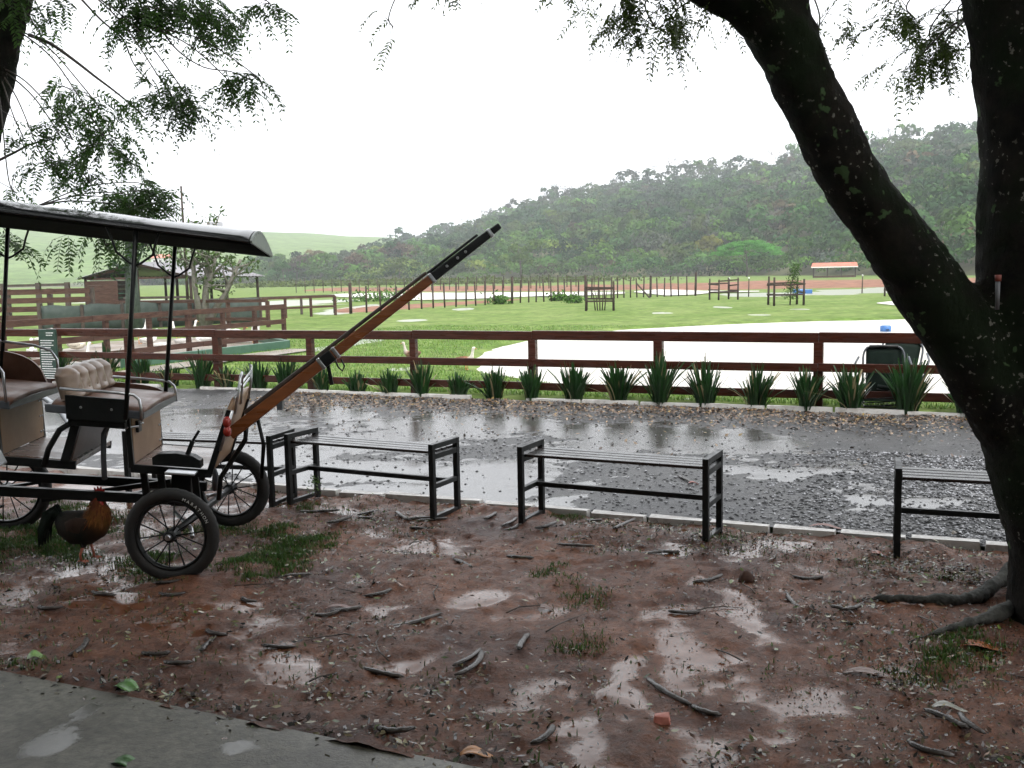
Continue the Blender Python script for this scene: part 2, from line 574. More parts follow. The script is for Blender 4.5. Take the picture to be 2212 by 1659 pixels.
gx = grid_axis(-3500, 3500, -22, 24, .3, 1.13)
gy = grid_axis(-400, 4200, 9, 46, .3, 1.10)
X, Y = np.meshgrid(gx, gy)
Z = field_h(X, Y)
wet = np.zeros_like(X)
for (cx, cy, a, b) in fp_world:
    wet = np.maximum(wet, np.clip(1.25 - ((X - cx) / a) ** 2 - ((Y - cy) / b) ** 2 + .9 * (fbm(X * .9, Y * .35, 31) - .5), 0, 1))
wet = np.maximum(wet, .75 * sstep(.62, .72, fbm(X * .12, Y * .06, 77)) * (Y > 34) * (Y < 110))
nx, ny = len(gx), len(gy)
idx = np.arange(nx * ny).reshape(ny, nx)
F = np.stack([idx[:-1, :-1], idx[:-1, 1:], idx[1:, 1:], idx[1:, :-1]], -1).reshape(-1, 4)
tag(link('field_ground', np_mesh('field_ground', np.stack([X, Y, Z], -1), F, M_field, smooth=True, attrs={'wet': wet})), kind='structure')

# pond water sheet
def flat_poly(name, pts, z, mat, kind='structure'):
    m = bpy.data.meshes.new(name)
    m.from_pydata([(float(p[0]), float(p[1]), z) for p in pts], [], [list(range(len(pts)))])
    m.materials.append(mat)
    m.update()
    if m.polygons[0].normal.z < 0: m.flip_normals()
    return tag(link(name, m), kind=kind)


ctr = pond_xy.mean(0)
grown = [c + (c - ctr) / np.linalg.norm(c - ctr) * 1.2 for c in pond_xy]
grown = [p if toV(p[0], p[1]) > 12.9 else p + (12.9 - toV(p[0], p[1])) * np.array([-SA, CA]) for p in grown]
flat_poly('pond', grown, -.05, water_m)


def strip_px(name, top, bot, z, mat):
    pts = [at(x, y, z) for x, y in top] + [at(x, y, z) for x, y in bot[::-1]]
    return flat_poly(name, pts, z, mat)


# far ponds and bare red earth beyond the wire fence
strip_px('flooded_strip', [(700, 637), (740, 634.5), (860, 632), (1000, 632), (1150, 631), (1260, 631), (1350, 630)], [(700, 639), (780, 643), (880, 648), (1000, 646), (1150, 640), (1260, 638), (1350, 634)], .06, water_m)
strip_px('flooded_patch', [(1370, 629), (1420, 625), (1470, 626), (1520, 628), (1640, 628)], [(1370, 631), (1440, 638), (1500, 636), (1540, 632), (1640, 629.5)], .06, water_m)
strip_px('flooded_hollow', [(1894, 654), (1920, 651), (1960, 649), (2080, 649)], [(1894, 655), (1930, 659), (1970, 661), (2080, 661)], .03, water_m)


def earth(name, top, bot, n=220, m=14, amp=.35, seed=5, lift=.05):
    """ridge of turned soil between two image-space outlines laid on the ground"""
    xs = np.linspace(top[0][0], top[-1][0], n)
    yt = np.interp(xs, [p[0] for p in top], [p[1] for p in top])
    yb = np.interp(xs, [p[0] for p in bot], [p[1] for p in bot])
    V = []
    for j in range(m):
        t = j / (m - 1)
        for i in range(n):
            p = at(xs[i], yb[i] + (yt[i] - yb[i]) * t)
            e = math.sin(math.pi * t) * min(1, i / 6, (n - 1 - i) / 6)
            p[2] = float(field_h(np.array([p[0]]), np.array([p[1]]))[0]) + lift * (e > 0) + amp * e * (float(fbm(p[0] * .35, p[1] * .2, seed)) - .15) - .02
            V.append(p)
    idx = np.arange(n * m).reshape(m, n)
    F = np.stack([idx[:-1, :-1], idx[:-1, 1:], idx[1:, 1:], idx[1:, :-1]], -1).reshape(-1, 4)
    tag(link(name, np_mesh(name, V, F, M_dirtfar)), kind='structure')


earth('earth_bank', [(655, 627), (760, 624), (900, 622), (1100, 619), (1260, 617), (1400, 615), (1520, 612), (1640, 607), (1780, 606), (2000, 603), (2350, 597)],
      [(655, 629), (760, 629), (900, 630), (1100, 629), (1260, 629), (1400, 625), (1520, 627), (1640, 625), (1780, 623), (2000, 619), (2350, 612)], seed=5, amp=.6)
earth('earth_track', [(720, 668), (800, 662), (900, 656), (1000, 651), (1080, 648), (1130, 646)], [(720, 677), (800, 675), (900, 667), (1000, 659), (1080, 652), (1130, 648)], 90, 8, .08, 8, .02)

# ------------------------------------------------------------------ road, yard, walkway
def surf(name, u0, u1, v0, v1, step, hfun, wetfun, mat, vstep=None):
    us = np.arange(u0, u1 + 1e-6, step); vs = np.arange(v0, v1 + 1e-6, vstep or step)
    vs[-1] = v1
    U, V = np.meshgrid(us, vs)
    Xw = CA * U - SA * V; Yw = SA * U + CA * V
    wt = wetfun(Xw, Yw, U, V)
    Zw = hfun(Xw, Yw, U, V, wt)
    idx = np.arange(U.size).reshape(U.shape)
    F = np.stack([idx[:-1, :-1], idx[:-1, 1:], idx[1:, 1:], idx[1:, :-1]], -1).reshape(-1, 4)
    return tag(link(name, np_mesh(name, np.stack([Xw, Yw, Zw], -1), F, mat, smooth=True, attrs={'wet': wt})), kind='structure')


def blobs(spec):
    out = []
    for (x, y, a, b, k) in spec:
        p = at(x, y); q = at(x + a, y); r1 = at(x, y - b)
        out.append((p[0], p[1], abs(q[0] - p[0]), abs(r1[1] - p[1]), k))
    return out


road_pud = blobs([(330, 930, 300, 60, 1.35), (480, 985, 300, 55, 1.35), (700, 1020, 260, 48, 1.0), (1010, 1042, 180, 50, 1.3), (950, 925, 330, 42, .95), (1300, 950, 380, 46, .8), (150, 900, 260, 45, 1.3),
                  (1200, 1088, 140, 18, 1.1), (880, 1064, 190, 26, 1.1), (1700, 1010, 190, 20, .85), (1950, 1080, 120, 16, .6), (620, 900, 220, 30, .8), (1600, 960, 240, 30, .65), (1330, 1050, 90, 30, .6)])
yard_pud = blobs([(250, 1285, 110, 30, 1.15), (420, 1310, 120, 26, .8), (1700, 1194, 190, 36, 1.15), (1585, 1275, 60, 44, 1.15), (1520, 1380, 120, 85, .85), (1365, 1480, 65, 80, 1.0), (1240, 1610, 190, 80, .85), (1000, 1270, 160, 34, .6), (640, 1330, 170, 34, .6),
                  (1450, 1620, 190, 60, .65), (180, 1100, 170, 25, .9), (330, 1075, 140, 24, 1.0), (1860, 1230, 150, 28, .75), (930, 1410, 90, 30, .65), (700, 1420, 170, 36, .55), (1720, 1500, 180, 60, .5), (1640, 1310, 110, 50, .7), (1100, 1480, 120, 40, .45), (1900, 1600, 150, 50, .4), (550, 1090, 80, 14, .7), (1010, 1190, 120, 22, .4), (480, 1500, 130, 30, .4)])


def level_of(spec, x, y, seed, lo, hi):
    """height of the standing water: higher where the photograph shows puddles"""
    wx = x + .55 * (fbm(x * 1.3, y * 1.3, seed) - .5) * 2; wy = y + .55 * (fbm(x * 1.3, y * 1.3, seed + 5) - .5) * 2
    w = np.zeros_like(x)
    for (cx, cy, a, b, k) in spec:
        w = np.maximum(w, k * np.clip(1.2 - ((wx - cx) / a) ** 2 - ((wy - cy) / b) ** 2, 0, 1))
    return lo + (hi - lo) * w


def yard_relief(x, y):
    return .085 * (fbm(x * 1.1, y * 1.1, 14) - .5) + .075 * (fbm(x * 4.3, y * 4.3, 18, 3) - .5) + .032 * (fbm(x * 13, y * 13, 19, 4) - .5) + (.040 - .085 * (fbm(x * 1.1, y * 1.1, 14) - .5)) * sstep(.28, .02, toV(x, y) - V_WALK)


def road_relief(x, y):
    return .040 * (fbm(x * .8, y * .8, 4) - .5) + .022 * (fbm(x * 4, y * 4, 5, 3) - .5) + .020 * (fbm(x * 16, y * 16, 8, 2) - .5)


def yard_wet(x, y):
    return sstep(-.020, .008, level_of(yard_pud, x, y, 61, -.026, .010) - yard_relief(x, y))


def road_wet(x, y):
    return sstep(-.005, .005, level_of(road_pud, x, y, 51, -.012, .008) - road_relief(x, y))


def wet_of(spec, x, y, seed, base):
    w = base * np.ones_like(x)
    n = fbm(x * 2.2, y * 1.1, seed) - .5
    for (cx, cy, a, b, k) in spec:
        w = np.maximum(w, k * np.clip(1.15 - ((x - cx) / a) ** 2 - ((y - cy) / b) ** 2, 0, 1))
    return np.clip(w + 1.7 * n * sstep(.02, .5, w) + .4 * n, 0, 1)


surf('road', -22, 18, V_K1 + .1, V_K2, .045,
     lambda x, y, u, v, wt: np.maximum(road_relief(x, y), level_of(road_pud, x, y, 51, -.012, .008)) - .006,
     lambda x, y, u, v: road_wet(x, y), M_road)
surf('yard', -9, 6, V_WALK - .03, V_K1, .022,
     lambda x, y, u, v, wt: np.maximum(yard_relief(x, y), level_of(yard_pud, x, y, 61, -.026, .010)) - .004,
     lambda x, y, u, v: yard_wet(x, y), M_mud)
walk_pud = blobs([(190, 1560, 60, 40, 1), (120, 1620, 120, 60, .9), (500, 1640, 90, 30, .8), (330, 1640, 120, 20, .6)])
surf('walkway', -14, 12, -3.2, V_WALK, .05,
     lambda x, y, u, v, wt: .045 + .006 * (fbm(x * 2, y * 2, 15) - .5) - .004 * sstep(V_WALK - .06, V_WALK, v),
     lambda x, y, u, v: wet_of(walk_pud, x, y, 71, .1), M_walk, vstep=.045)


def kerb(name, v, wd, z, u0, u1, ln, label_mat, seed, gaps=0.):
    root = bpy.data.objects.new(name, None); COL.objects.link(root); root['kind'] = 'structure'
    root.location = tuple(UV((u0 + u1) / 2, v))
    rr = random.Random(seed)
    u = u0; base = []
    for k in range(4):
        mb = MB(); L = ln - .012
        z0 = -.15; e = .012
        P = [(-L / 2, -wd / 2, z0), (L / 2, -wd / 2, z0), (L / 2, wd / 2, z0), (-L / 2, wd / 2, z0)]
        T = [(-L / 2 + e, -wd / 2 + e + rr.uniform(0, .008), z - rr.uniform(0, .01)), (L / 2 - e, -wd / 2 + e, z), (L / 2 - e, wd / 2 - e, z - rr.uniform(0, .012)), (-L / 2 + e, wd / 2 - e, z)]
        mb.hexa([np.array(p) for p in P + T])
        base.append(mb.mesh('kerb_stone', label_mat))
    while u < u1:
        if rr.random() > gaps:
            o = link('kerb_stone', rr.choice(base), root)
            p = UV(u + ln / 2, v + rr.uniform(-.008, .008)) - np.array(root.location)
            o.location = (p[0], p[1], rr.uniform(-.012, .006)); o.rotation_euler = (rr.uniform(-.02, .02), rr.uniform(-.01, .01), ANG + rr.uniform(-.015, .015))
        u += ln
    return root


M_kerb = pmat('limewashed kerb', (.24, .20, .17), (.6, .58, .55), 5, .35, .3, 60, lo=.3, hi=.52)
kerb('kerb', V_K1 + .05, .095, .03, -9, 6, .42, M_kerb, 3)
kerb('kerb', V_K2 + .04, .08, .035, -14, 12, .8, M_kerb, 9, .12)

# ------------------------------------------------------------------ hills
def az(xp):
    return math.atan((xp - 1106) / FPX)


# forest edge distance and ridge elevation by picture column
EX = [-1500, -400, 300, 700, 1100, 1400, 1600, 1800, 2000, 2212, 2700, 3600]
ED = [420, 400, 350, 300, 275, 255, 238, 205, 178, 158, 140, 130]
RX = [-1500, 500, 760, 840, 900, 1000, 1060, 1120, 1200, 1300, 1400, 1500, 1600, 1700, 1900, 2000, 2100, 2212, 2700, 3600]
RE = [.012, .012, .010, .015, .023, .033, .043, .053, .064, .071, .077, .083, .085, .090, .098, .102, .106, .110, .115, .115]   # ground, trees stand on it
def edge_d(xp): return np.interp(xp, EX, ED)


def forest_h(xp, s):
    D = edge_d(xp) + 290 * s
    top = np.interp(xp, RX, RE) * (edge_d(xp) + 290)
    prof = np.where(s < 1, np.clip(s, 0, 1) ** .95, 1 - .5 * (s - 1))
    return D, top * prof + .3


def polar(name, xs, ss, hf, mat, seed, rough):
    V = []
    for s in ss:
        for xp in xs:
            D, h = hf(xp, s)
            a = az(xp)
            x, y = D * math.sin(a), D * math.cos(a)
            V.append((x, y, h + rough * (float(fbm(x * .03, y * .03, seed)) - .5) * min(1, s * 4)))
    n, m = len(xs), len(ss)
    idx = np.arange(n * m).reshape(m, n)
    F = np.stack([idx[:-1, :-1], idx[:-1, 1:], idx[1:, 1:], idx[1:, :-1]], -1).reshape(-1, 4)
    z = np.zeros(len(V))
    return tag(link(name, np_mesh(name, V, F, mat, smooth=True, attrs={'wet': z})), kind='structure')


polar('forest_hill', np.linspace(-1500, 3600, 150), np.concatenate([[-.05], np.linspace(0, 1.5, 30)]), lambda xp, s: (lambda q: (q[0], q[1] if s > -.01 else -3.))(forest_h(xp, s)), M_litsoil, 3, 5)
GX = [-2500, -900, 0, 300, 570, 700, 840, 1000, 1200, 1500]
GE = [.050, .053, .0535, .0515, .0475, .0445, .0405, .034, .024, .015]


def grass_h(xp, s):
    D = 400 + 420 * s
    top = np.interp(xp, GX, GE) * 820
    return D, (top * min(s, 1) ** .85 if s < 1 else top * (1 - .3 * (s - 1))) - (2 if s < .01 else 0)


polar('grass_hill', np.linspace(-2500, 1500, 120), np.concatenate([np.linspace(0, 1, 24), [1.3, 2]]), grass_h, M_bank, 13, 3)


# ------------------------------------------------------------------ foliage generators
def unit(v):
    return v / (np.linalg.norm(v, axis=-1, keepdims=True) + 1e-9)


def leaf_quads(P, Nrm, size, r, aspect=.6):
    """leaf-like rhombs at P facing Nrm; returns (4n,3) vertices"""
    n = len(P)
    t = unit(np.cross(Nrm, r.normal(size=(n, 3))))
    b = np.cross(Nrm, t)
    s = size[:, None]
    return np.stack([P - t * s, P - b * s * aspect, P + t * s, P + b * s * aspect], 1).reshape(-1, 3)


def quad_faces(n):
    return np.arange(4 * n, dtype=np.int32).reshape(n, 4)


def crown_template(r, n, kind):
    """points (unit crown, height 1 above 0), normals, light/dark tint per leaf"""
    if kind == 'round':
        nb = r.integers(5, 9)
        cb = np.stack([r.normal(0, .26, nb), r.normal(0, .26, nb), r.uniform(.3, .82, nb)], -1); rb = r.uniform(.17, .30, nb)
    elif kind == 'tall':
        nb = r.integers(6, 9)
        cb = np.stack([r.normal(0, .14, nb), r.normal(0, .14, nb), np.linspace(.25, .9, nb)], -1); rb = r.uniform(.12, .22, nb)
    elif kind == 'flat':
        nb = 34
        th = r.uniform(0, 6.28, nb); rr = .5 * np.sqrt(r.uniform(0, 1, nb))
        cb = np.stack([rr * np.cos(th), rr * np.sin(th), .22 + .64 * np.sqrt(np.clip(1 - (rr / .56) ** 2, 0, 1)) + r.normal(0, .03, nb)], -1); rb = r.uniform(.10, .17, nb)
    else:  # bush
        nb = 7
        cb = np.stack([r.normal(0, .33, nb), r.normal(0, .33, nb), r.uniform(.15, .5, nb)], -1); rb = r.uniform(.2, .36, nb)
    k = r.integers(0, nb, n)
    d = unit(r.normal(size=(n, 3)))
    d[:, 2] = np.where(d[:, 2] < -.35, -d[:, 2], d[:, 2])
    sq = .6 if kind == 'flat' else .8
    P = cb[k] + d * (rb[k] * r.uniform(.72, 1.08, n) ** 1)[:, None] * np.array([1, 1, sq])
    N = unit(d + .33 * r.normal(size=(n, 3)) + np.array([0, 0, .12]))
    P[:, 2] = np.maximum(P[:, 2], .02)
    return P, N, r.uniform(.85, 1.15, n) * (.9 + .2 * np.sin(7 * P[:, 0] + 5 * P[:, 1]))


SPEC = {'dark': (.026, .064, .022), 'mid': (.044, .10, .028), 'light': (.08, .165, .034), 'yellow': (.13, .185, .036), 'olive': (.062, .095, .03), 'grey': (.075, .092, .062), 'rust': (.10, .08, .048), 'bright': (.05, .14, .03)}


def forest():
    r = np.random.default_rng(11)
    kinds = ['round', 'round', 'round', 'tall', 'tall', 'bush', 'bush', 'flat']
    NL = 380
    temps = [crown_template(r, NL, k) for k in kinds for _ in range(2)]
    kn = [k for k in kinds for _ in range(2)]
    VV = []; CC = []; TV = []; TF = []
    cells = []
    # rows over the slope; spacing in metres
    s = -.02
    while s < 1.02:
        D = None
        xp = 520.
        while xp < 2330:
            D, h = forest_h(xp, max(s, 0))
            cells.append((xp + r.uniform(-1, 1) * 5.0 / D * FPX * .5, max(s + r.uniform(-.012, .012), -.01)))
            xp += r.uniform(4.6, 6.6) / D * FPX * (1 + .5 * s)
        s += .028
    # band of trees at the foot of the pasture hill, left of the wood
    for _ in range(260):
        cells.append((r.uniform(-250, 560), r.uniform(-.02, .10) + .0))
    names = list(SPEC)
    for (xp, s) in cells:
        D, h = forest_h(xp, max(s, 0)); a = az(xp)
        x, y = D * math.sin(a), D * math.cos(a)
        if xp < 800 and s > .38 - .00018 * (800 - xp) * 4 + .12 * (float(vnoise(x * .04, y * .04, 3)) - .5): continue
        q = float(fbm(x * .018, y * .018, 41)); q2 = r.random()
        if s < .10:
            hh = r.uniform(4, 7) if r.random() < .7 else r.uniform(7, 10)
            pr = [.06, .22, .42, .10, .14, .04, .02, .0]
        elif s < .3:
            hh = r.uniform(6, 11); pr = [.2, .32, .22, .06, .12, .06, .02, .0]
        else:
            hh = r.uniform(6.5, 11.5); pr = [.38, .32, .10, .01, .12, .07, .01, .0]
        if q > .56: pr = [pr[0] * .4, pr[1], pr[2] * 2.0, pr[3] * 2, pr[4], pr[5] * .6, pr[6], 0]
        elif q < .44: pr = [pr[0] * 1.3, pr[1], pr[2] * .5, 0, pr[4], pr[5] * 2.2, pr[6] * 2.2, 0]
        if xp < 900 and s > .04 and s < .3: pr[6] += .2; pr[5] += .2
        if xp < 560: hh *= .9; pr[5] += .3; pr[0] += .2
        pr = np.array(pr) / sum(pr)
        sp = names[r.choice(8, p=pr)]
        i = r.integers(0, len(temps))
        if s < .1 and kn[i] == 'tall': i = (i + 5) % len(temps)
        if s > .93: hh *= r.uniform(.8, 1.45); i = [6, 7, 8, 9, 14, 15][r.integers(0, 6)]
        P, N, t = temps[i]
        n = NL
        if s > .45: n = 260
        if s > .9: n = 170
        P = P[:n]; N = N[:n]; t = t[:n]
        wd = hh * {'round': .95, 'tall': .85, 'bush': 1.25, 'flat': 1.0}[kn[i]] * r.uniform(.95, 1.5)
        th = r.uniform(0, 6.28); co, si = math.cos(th), math.sin(th)
        Q = np.stack([(P[:, 0] * co - P[:, 1] * si) * wd, (P[:, 0] * si + P[:, 1] * co) * wd, P[:, 2] * hh], -1)
        N2 = np.stack([N[:, 0] * co - N[:, 1] * si, N[:, 0] * si + N[:, 1] * co, N[:, 2]], -1)
        sz = np.full(n, hh * .046 * (380 / n) ** .45) * r.uniform(.55, 1.35, n) + .1
        g = 5 * (float(fbm(x * .03, y * .03, 3)) - .5) * min(1, max(s, 0) * 4)
        V = leaf_quads(Q + np.array([x, y, h + g - .3]), N2, sz, r, .65)
        c = np.array(SPEC[sp]) * r.uniform(.65, 1.4) * np.array([r.uniform(.9, 1.12), 1, r.uniform(.9, 1.1)])
        VV.append(V); CC.append(np.repeat(c[None] * t[:, None], 4, 0))
        # trunk
        if s > .2 and r.random() < .25 or s > .9:
            w2 = hh * .012 + .03; b = len(TV)
            for z, ww in ((h + g - 1, w2 * 1.3), (h + g + hh * .8, w2 * .5)):
                for k in range(3):
                    TV.append((x + ww * math.cos(k * 2.1), y + ww * math.sin(k * 2.1), z))
            for k in range(3):
                TF.append((b + k, b + (k + 1) % 3, b + 3 + (k + 1) % 3, b + 3 + k))
    V = np.concatenate(VV); C = np.concatenate(CC)
    nq = len(V) // 4
    tag(link('hillside_forest', np_mesh('hillside_forest', V, quad_faces(nq), M_foliage, col=C)), 'dense mixed green forest covering the hillside beyond the pasture', 'forest', kind='stuff')
    tag(link('forest_trunks', np_mesh('forest_trunks', TV, np.array(TF), M_palebark)), 'thin pale trunks standing among the hillside forest', 'forest', kind='stuff')
    print('forest quads', nq, 'trees', len(cells))


forest()


def branch_paths(r, base, top, n, spread, seg=5):
    out = []
    base = np.array(base); top = np.array(top)
    for _ in range(n):
        t0 = r.uniform(.35, .9)
        p = base + (top - base) * t0
        d = unit(np.array([r.normal(), r.normal(), r.uniform(.3, 1.1)]))
        L = spread * r.uniform(.6, 1.1)
        pts = [p]
        for k in range(seg):
            d = unit(d + .25 * r.normal(size=3) + np.array([0, 0, .05]))
            pts.append(pts[-1] + d * L / seg)
        out.append(pts)
    return out


def far_tree(name, label, px, py_base, D, h, wd, kind, col, n=900, trunk_h=.35, leaf=.06, seed=0, group=None, tr_r=.02, z0=None):
    """one free-standing tree at picture column px and distance D, built at its real size"""
    r = np.random.default_rng(seed + 100)
    a = az(px)
    p = np.array([D * math.sin(a), D * math.cos(a), 0])
    p[2] = float(field_h(np.array([p[0]]), np.array([p[1]]))[0]) if z0 is None else z0
    root = thing(name, label, 'tree', p, group=group)
    mb = MB()
    top = np.array([r.normal(0, .03) * h, r.normal(0, .03) * h, h * .7])
    mb.tube([(0, 0, -.3), top * .3 + r.normal(0, .02 * h, 3) * [1, 1, 0], top * .65, top], [h * tr_r * 1.3, h * tr_r, h * tr_r * .7, h * tr_r * .3], 7)
    for b in branch_paths(r, (0, 0, h * trunk_h * .6), top, 9, wd * .42):
        mb.tube(b, list(np.linspace(h * tr_r * .45, h * tr_r * .12, len(b))), 5)
    mb.build('trunk', M_darkwood, root)
    P, N, t = crown_template(r, n, kind)
    zmin = trunk_h
    P = P * np.array([wd, wd, 1]); P[:, 2] = (zmin + (1 - zmin) * P[:, 2]) * h
    if kind == 'flat': P[:, 2] = np.clip(P[:, 2], h * .35, h * 1.05)
    sz = np.full(n, leaf * h) * r.uniform(.5, 1.3, n)
    V = leaf_quads(P, N, sz, r, .6)
    C = np.repeat(np.array(col)[None] * t[:, None], 4, 0)
    cr = link('crown', np_mesh('crown', V, quad_faces(n), M_foliage, col=C), root)
    return root


far_tree('umbrella_tree', 'broad bright green umbrella-shaped tree standing alone before the forest edge', 1615, 598, 208, 7.6, 12.2, 'flat', (.075, .24, .04), 5200, .10, .028, 1, z0=.3)
for i, (px, D, h, wd, kind, col, lab) in enumerate([
        (1128, 250, 10.0, 8.5, 'round', (.075, .125, .025), 'tall light green tree at the forest edge above the end of the cart pole'),
        (1530, 262, 10.5, 7.0, 'round', (.15, .16, .03), 'yellow-green rounded tree left of the umbrella tree'),
        (1350, 300, 12.0, 6.5, 'tall', (.06, .11, .03), 'slim light green tree rising out of the middle of the forest'),
        (1700, 262, 15.0, 8.0, 'tall', (.045, .09, .028), 'tall soft green tree behind the umbrella tree'),
        (1725, 230, 7.0, 5.0, 'round', (.10, .15, .03), 'small yellow-green tree between umbrella tree and red-roofed shelter'),
        (1905, 198, 5.5, 9.0, 'bush', (.065, .13, .028), 'wide light green bush behind the red-roofed shelter'),
        (780, 300, 8.0, 9.0, 'round', (.10, .068, .045), 'rust-brown bare-looking tree at the foot of the pasture hill'),
        (650, 305, 9.0, 12.0, 'round', (.085, .07, .055), 'wide greyish brown thicket tree at the foot of the pasture hill'),
        (862, 372, 13.0, 6.0, 'round', (.03, .06, .022), 'dark green tree on the skyline where forest meets the pasture hill'),
        (870, 272, 6.5, 10.0, 'round', (.065, .10, .022), 'light green spreading tree low in front of the forest left of the cart pole'),
        (700, 275, 5.5, 7.0, 'round', (.05, .10, .025), 'fresh green bushy tree right of the carriage canopy end'),
        (620, 270, 6.0, 6.0, 'round', (.045, .10, .03), 'green bush beside the end of the corrugated shed roof')]):
    far_tree('forest_edge_tree', lab, px, 0, D, h, wd, kind, col, 900, .18, .045, 10 + i, group='single trees along the forest edge', z0=(.3 if D < 275 else None) if D < 300 else float(forest_h(px, (D - edge_d(px)) / 290)[1]))

# bare crowned trees that break the ridge line
def ridge_tree(px, h, seed):
    r = np.random.default_rng(seed)
    D, z = forest_h(px, .97); a = az(px)
    x, y = D * math.sin(a), D * math.cos(a)
    z += 5 * (float(fbm(x * .03, y * .03, 3)) - .5)
    root = thing('ridge_tree', 'thin grey bare-branched tree standing on the forest ridge against the sky', 'tree', (x, y, z), group='bare trees on the ridge line')
    mb = MB()
    top = np.array([r.normal(0, .5), r.normal(0, .5), h * .75])
    mb.tube([(0, 0, -1), top * .5, top], [.22, .16, .08], 5)
    tips = []
    for b in branch_paths(r, (0, 0, h * .45), top, 12, h * .42, 4):
        mb.tube(b, list(np.linspace(.085, .03, len(b))), 4, cap=False)
        tips += b[2:]
    mb.build('trunk', M_palebark, root)
    tips = np.array(tips)
    n = 260
    P = tips[r.integers(0, len(tips), n)] + r.normal(0, h * .035, (n, 3)) * [1, 1, .5]
    V = leaf_quads(P, unit(r.normal(size=(n, 3)) + [0, 0, .6]), r.uniform(.08, .3, n), r)
    link('crown', np_mesh('crown', V, quad_faces(n), M_foliage, col=np.repeat((np.array([.05, .06, .035]) * r.uniform(.6, 1.3, (n, 1))), 4, 0)), root)


for i, px in enumerate([905, 960, 1008, 1050, 1075, 1110, 1140, 1178, 1195, 1225, 1262, 1300, 1335, 1370, 1410, 1445, 1480, 1520, 1560, 1605, 1655, 1690, 1720, 1900, 1925, 1960, 2000, 2045, 2075, 2098]):
    ridge_tree(px + 9 * math.sin(i * 7.3), 11 + 5 * abs(math.sin(i * 3.7)) + (4 if i in (15, 16, 20, 23, 24) else 0), 300 + i)

# ------------------------------------------------------------------ red rail fence along the road
FA = -.4003
FD = np.array([math.cos(FA), math.sin(FA), 0]); FN = np.array([-FD[1], FD[0], 0])
F0 = np.array([0, 13.633, 0])
post_t = [-14.2, -12.3, -10.45, -8.65, -6.85, -5.05, -3.30, -1.53, .32, 2.08, 4.08, 6.0, 7.9, 9.8]
fence = thing('rail_fence', 'long red-brown three-rail timber fence along the far side of the road', 'fence', F0)
for i, t in enumerate(post_t):
    if i == 2: continue
    mb = MB(); p = FD * t
    w2 = .105 + .012 * math.sin(i * 5.1)
    mb.bar(p + [0, 0, -.15], p + [0, 0, .80], w2, w2, up=FD)
    mb.build('post', M_fence, fence, .006)
segs = [(0, 3), (3, 5), (5, 7), (7, 8), (8, 10), (10, 11), (11, 13)]
rr = random.Random(4)
for (a, b) in segs:
    ta, tb = post_t[a], post_t[b]
    for k, (z, hh, th, off) in enumerate(((.855, .125, .085, 0), (.485, .105, .035, -.068), (.165, .105, .035, -.068))):
        mb = MB()
        d = rr.uniform(-.008, .008)
        e = .0015
        mb.bar(FD * (ta + e) + FN * off + [0, 0, z + d], FD * (tb - e) + FN * off + [0, 0, z + rr.uniform(-.008, .008)], th, hh, up=(0, 0, 1))
        mb.build('rail', M_fence, fence, .008)

# notice board hung on the fence
p = at(119, 798)
tS = -8.48
nb = F0 + FD * tS - FN * .16
sg = thing('notice_board', 'narrow dark green notice board with white lines of text on the rail fence', 'sign', nb, FA)
MB().box((0, 0, .50), (.40, .025, .84)).build('board', M_sign, sg, .004)
mb = MB()
rr = random.Random(12)
for k in range(19):
    z = .86 - k * .040 - (.05 if k > 1 else 0)
    x0 = -.16 if k > 1 else -.02
    wd = rr.uniform(.2, .34) if k > 1 else .17 - .05 * k
    x = x0
    while x < x0 + wd:
        l = rr.uniform(.02, .07)
        mb.box((x + l / 2, -.0150, z), (l, .003, .014)); x += l + .007
mb.build('lettering', M_white, sg)
for sx in (-.17, .17):
    MB().box((sx, .022, .42), (.035, .02, .96)).build('stake', M_darkwood, sg)

# ------------------------------------------------------------------ ornamental clumps at the foot of the fence
def clump(base, h, n, seed, spread=.5):
    r = np.random.default_rng(seed)
    V = []; F = []; C = []
    for i in range(n):
        a = r.uniform(0, 6.283); rad = r.uniform(0, 1) ** .6
        px_, py_ = rad * .11 * math.cos(a), rad * .08 * math.sin(a)
        lean = spread * rad * r.uniform(.4, 1.1); L = h * r.uniform(.55, 1.05) * (1 - .25 * rad)
        if r.random() < .09: lean *= 2.4; L *= 1.0
        cut = r.random() < .45
        d = np.array([math.cos(a + r.normal(0, .4)) + .25 * math.sin(seed * 2.7), math.sin(a + r.normal(0, .4)), 0])
        wd = r.uniform(.008, .014)
        sd = np.array([math.cos(a + 1.57 + r.normal(0, .8)), math.sin(a + 1.57 + r.normal(0, .8)), 0]) * wd
        k = 4
        b = len(V)
        col = np.array([.013, .05, .010]) * r.uniform(.6, 1.5)
        if r.random() < .06: col = np.array([.26, .21, .11]); lean *= 1.5
        for j in range(k + 1):
            t = j / k
            q = np.array([px_, py_, 0]) + d * lean * L * (.35 * t + .65 * t * t) + np.array([0, 0, L * t * (1 - .18 * lean * t)])
            w3 = 1 if j < k else (.75 if cut else .12)
            V += [q - sd * w3, q + sd * w3]; C += [col * (.8 + .3 * t)] * 2
        for j in range(k):
            F.append((b + 2 * j, b + 2 * j + 1, b + 2 * j + 3, b + 2 * j + 2))
    m = np_mesh('grass_clump', V, np.array(F), M_grassblade, col=np.array(C))
    o = link('grass_clump', m); o.location = tuple(base); o.rotation_euler = (0, 0, seed)
    return tag(o, 'upright clump of dark green strap leaves at the foot of the rail fence', 'plant', 'leafy clumps planted along the fence')


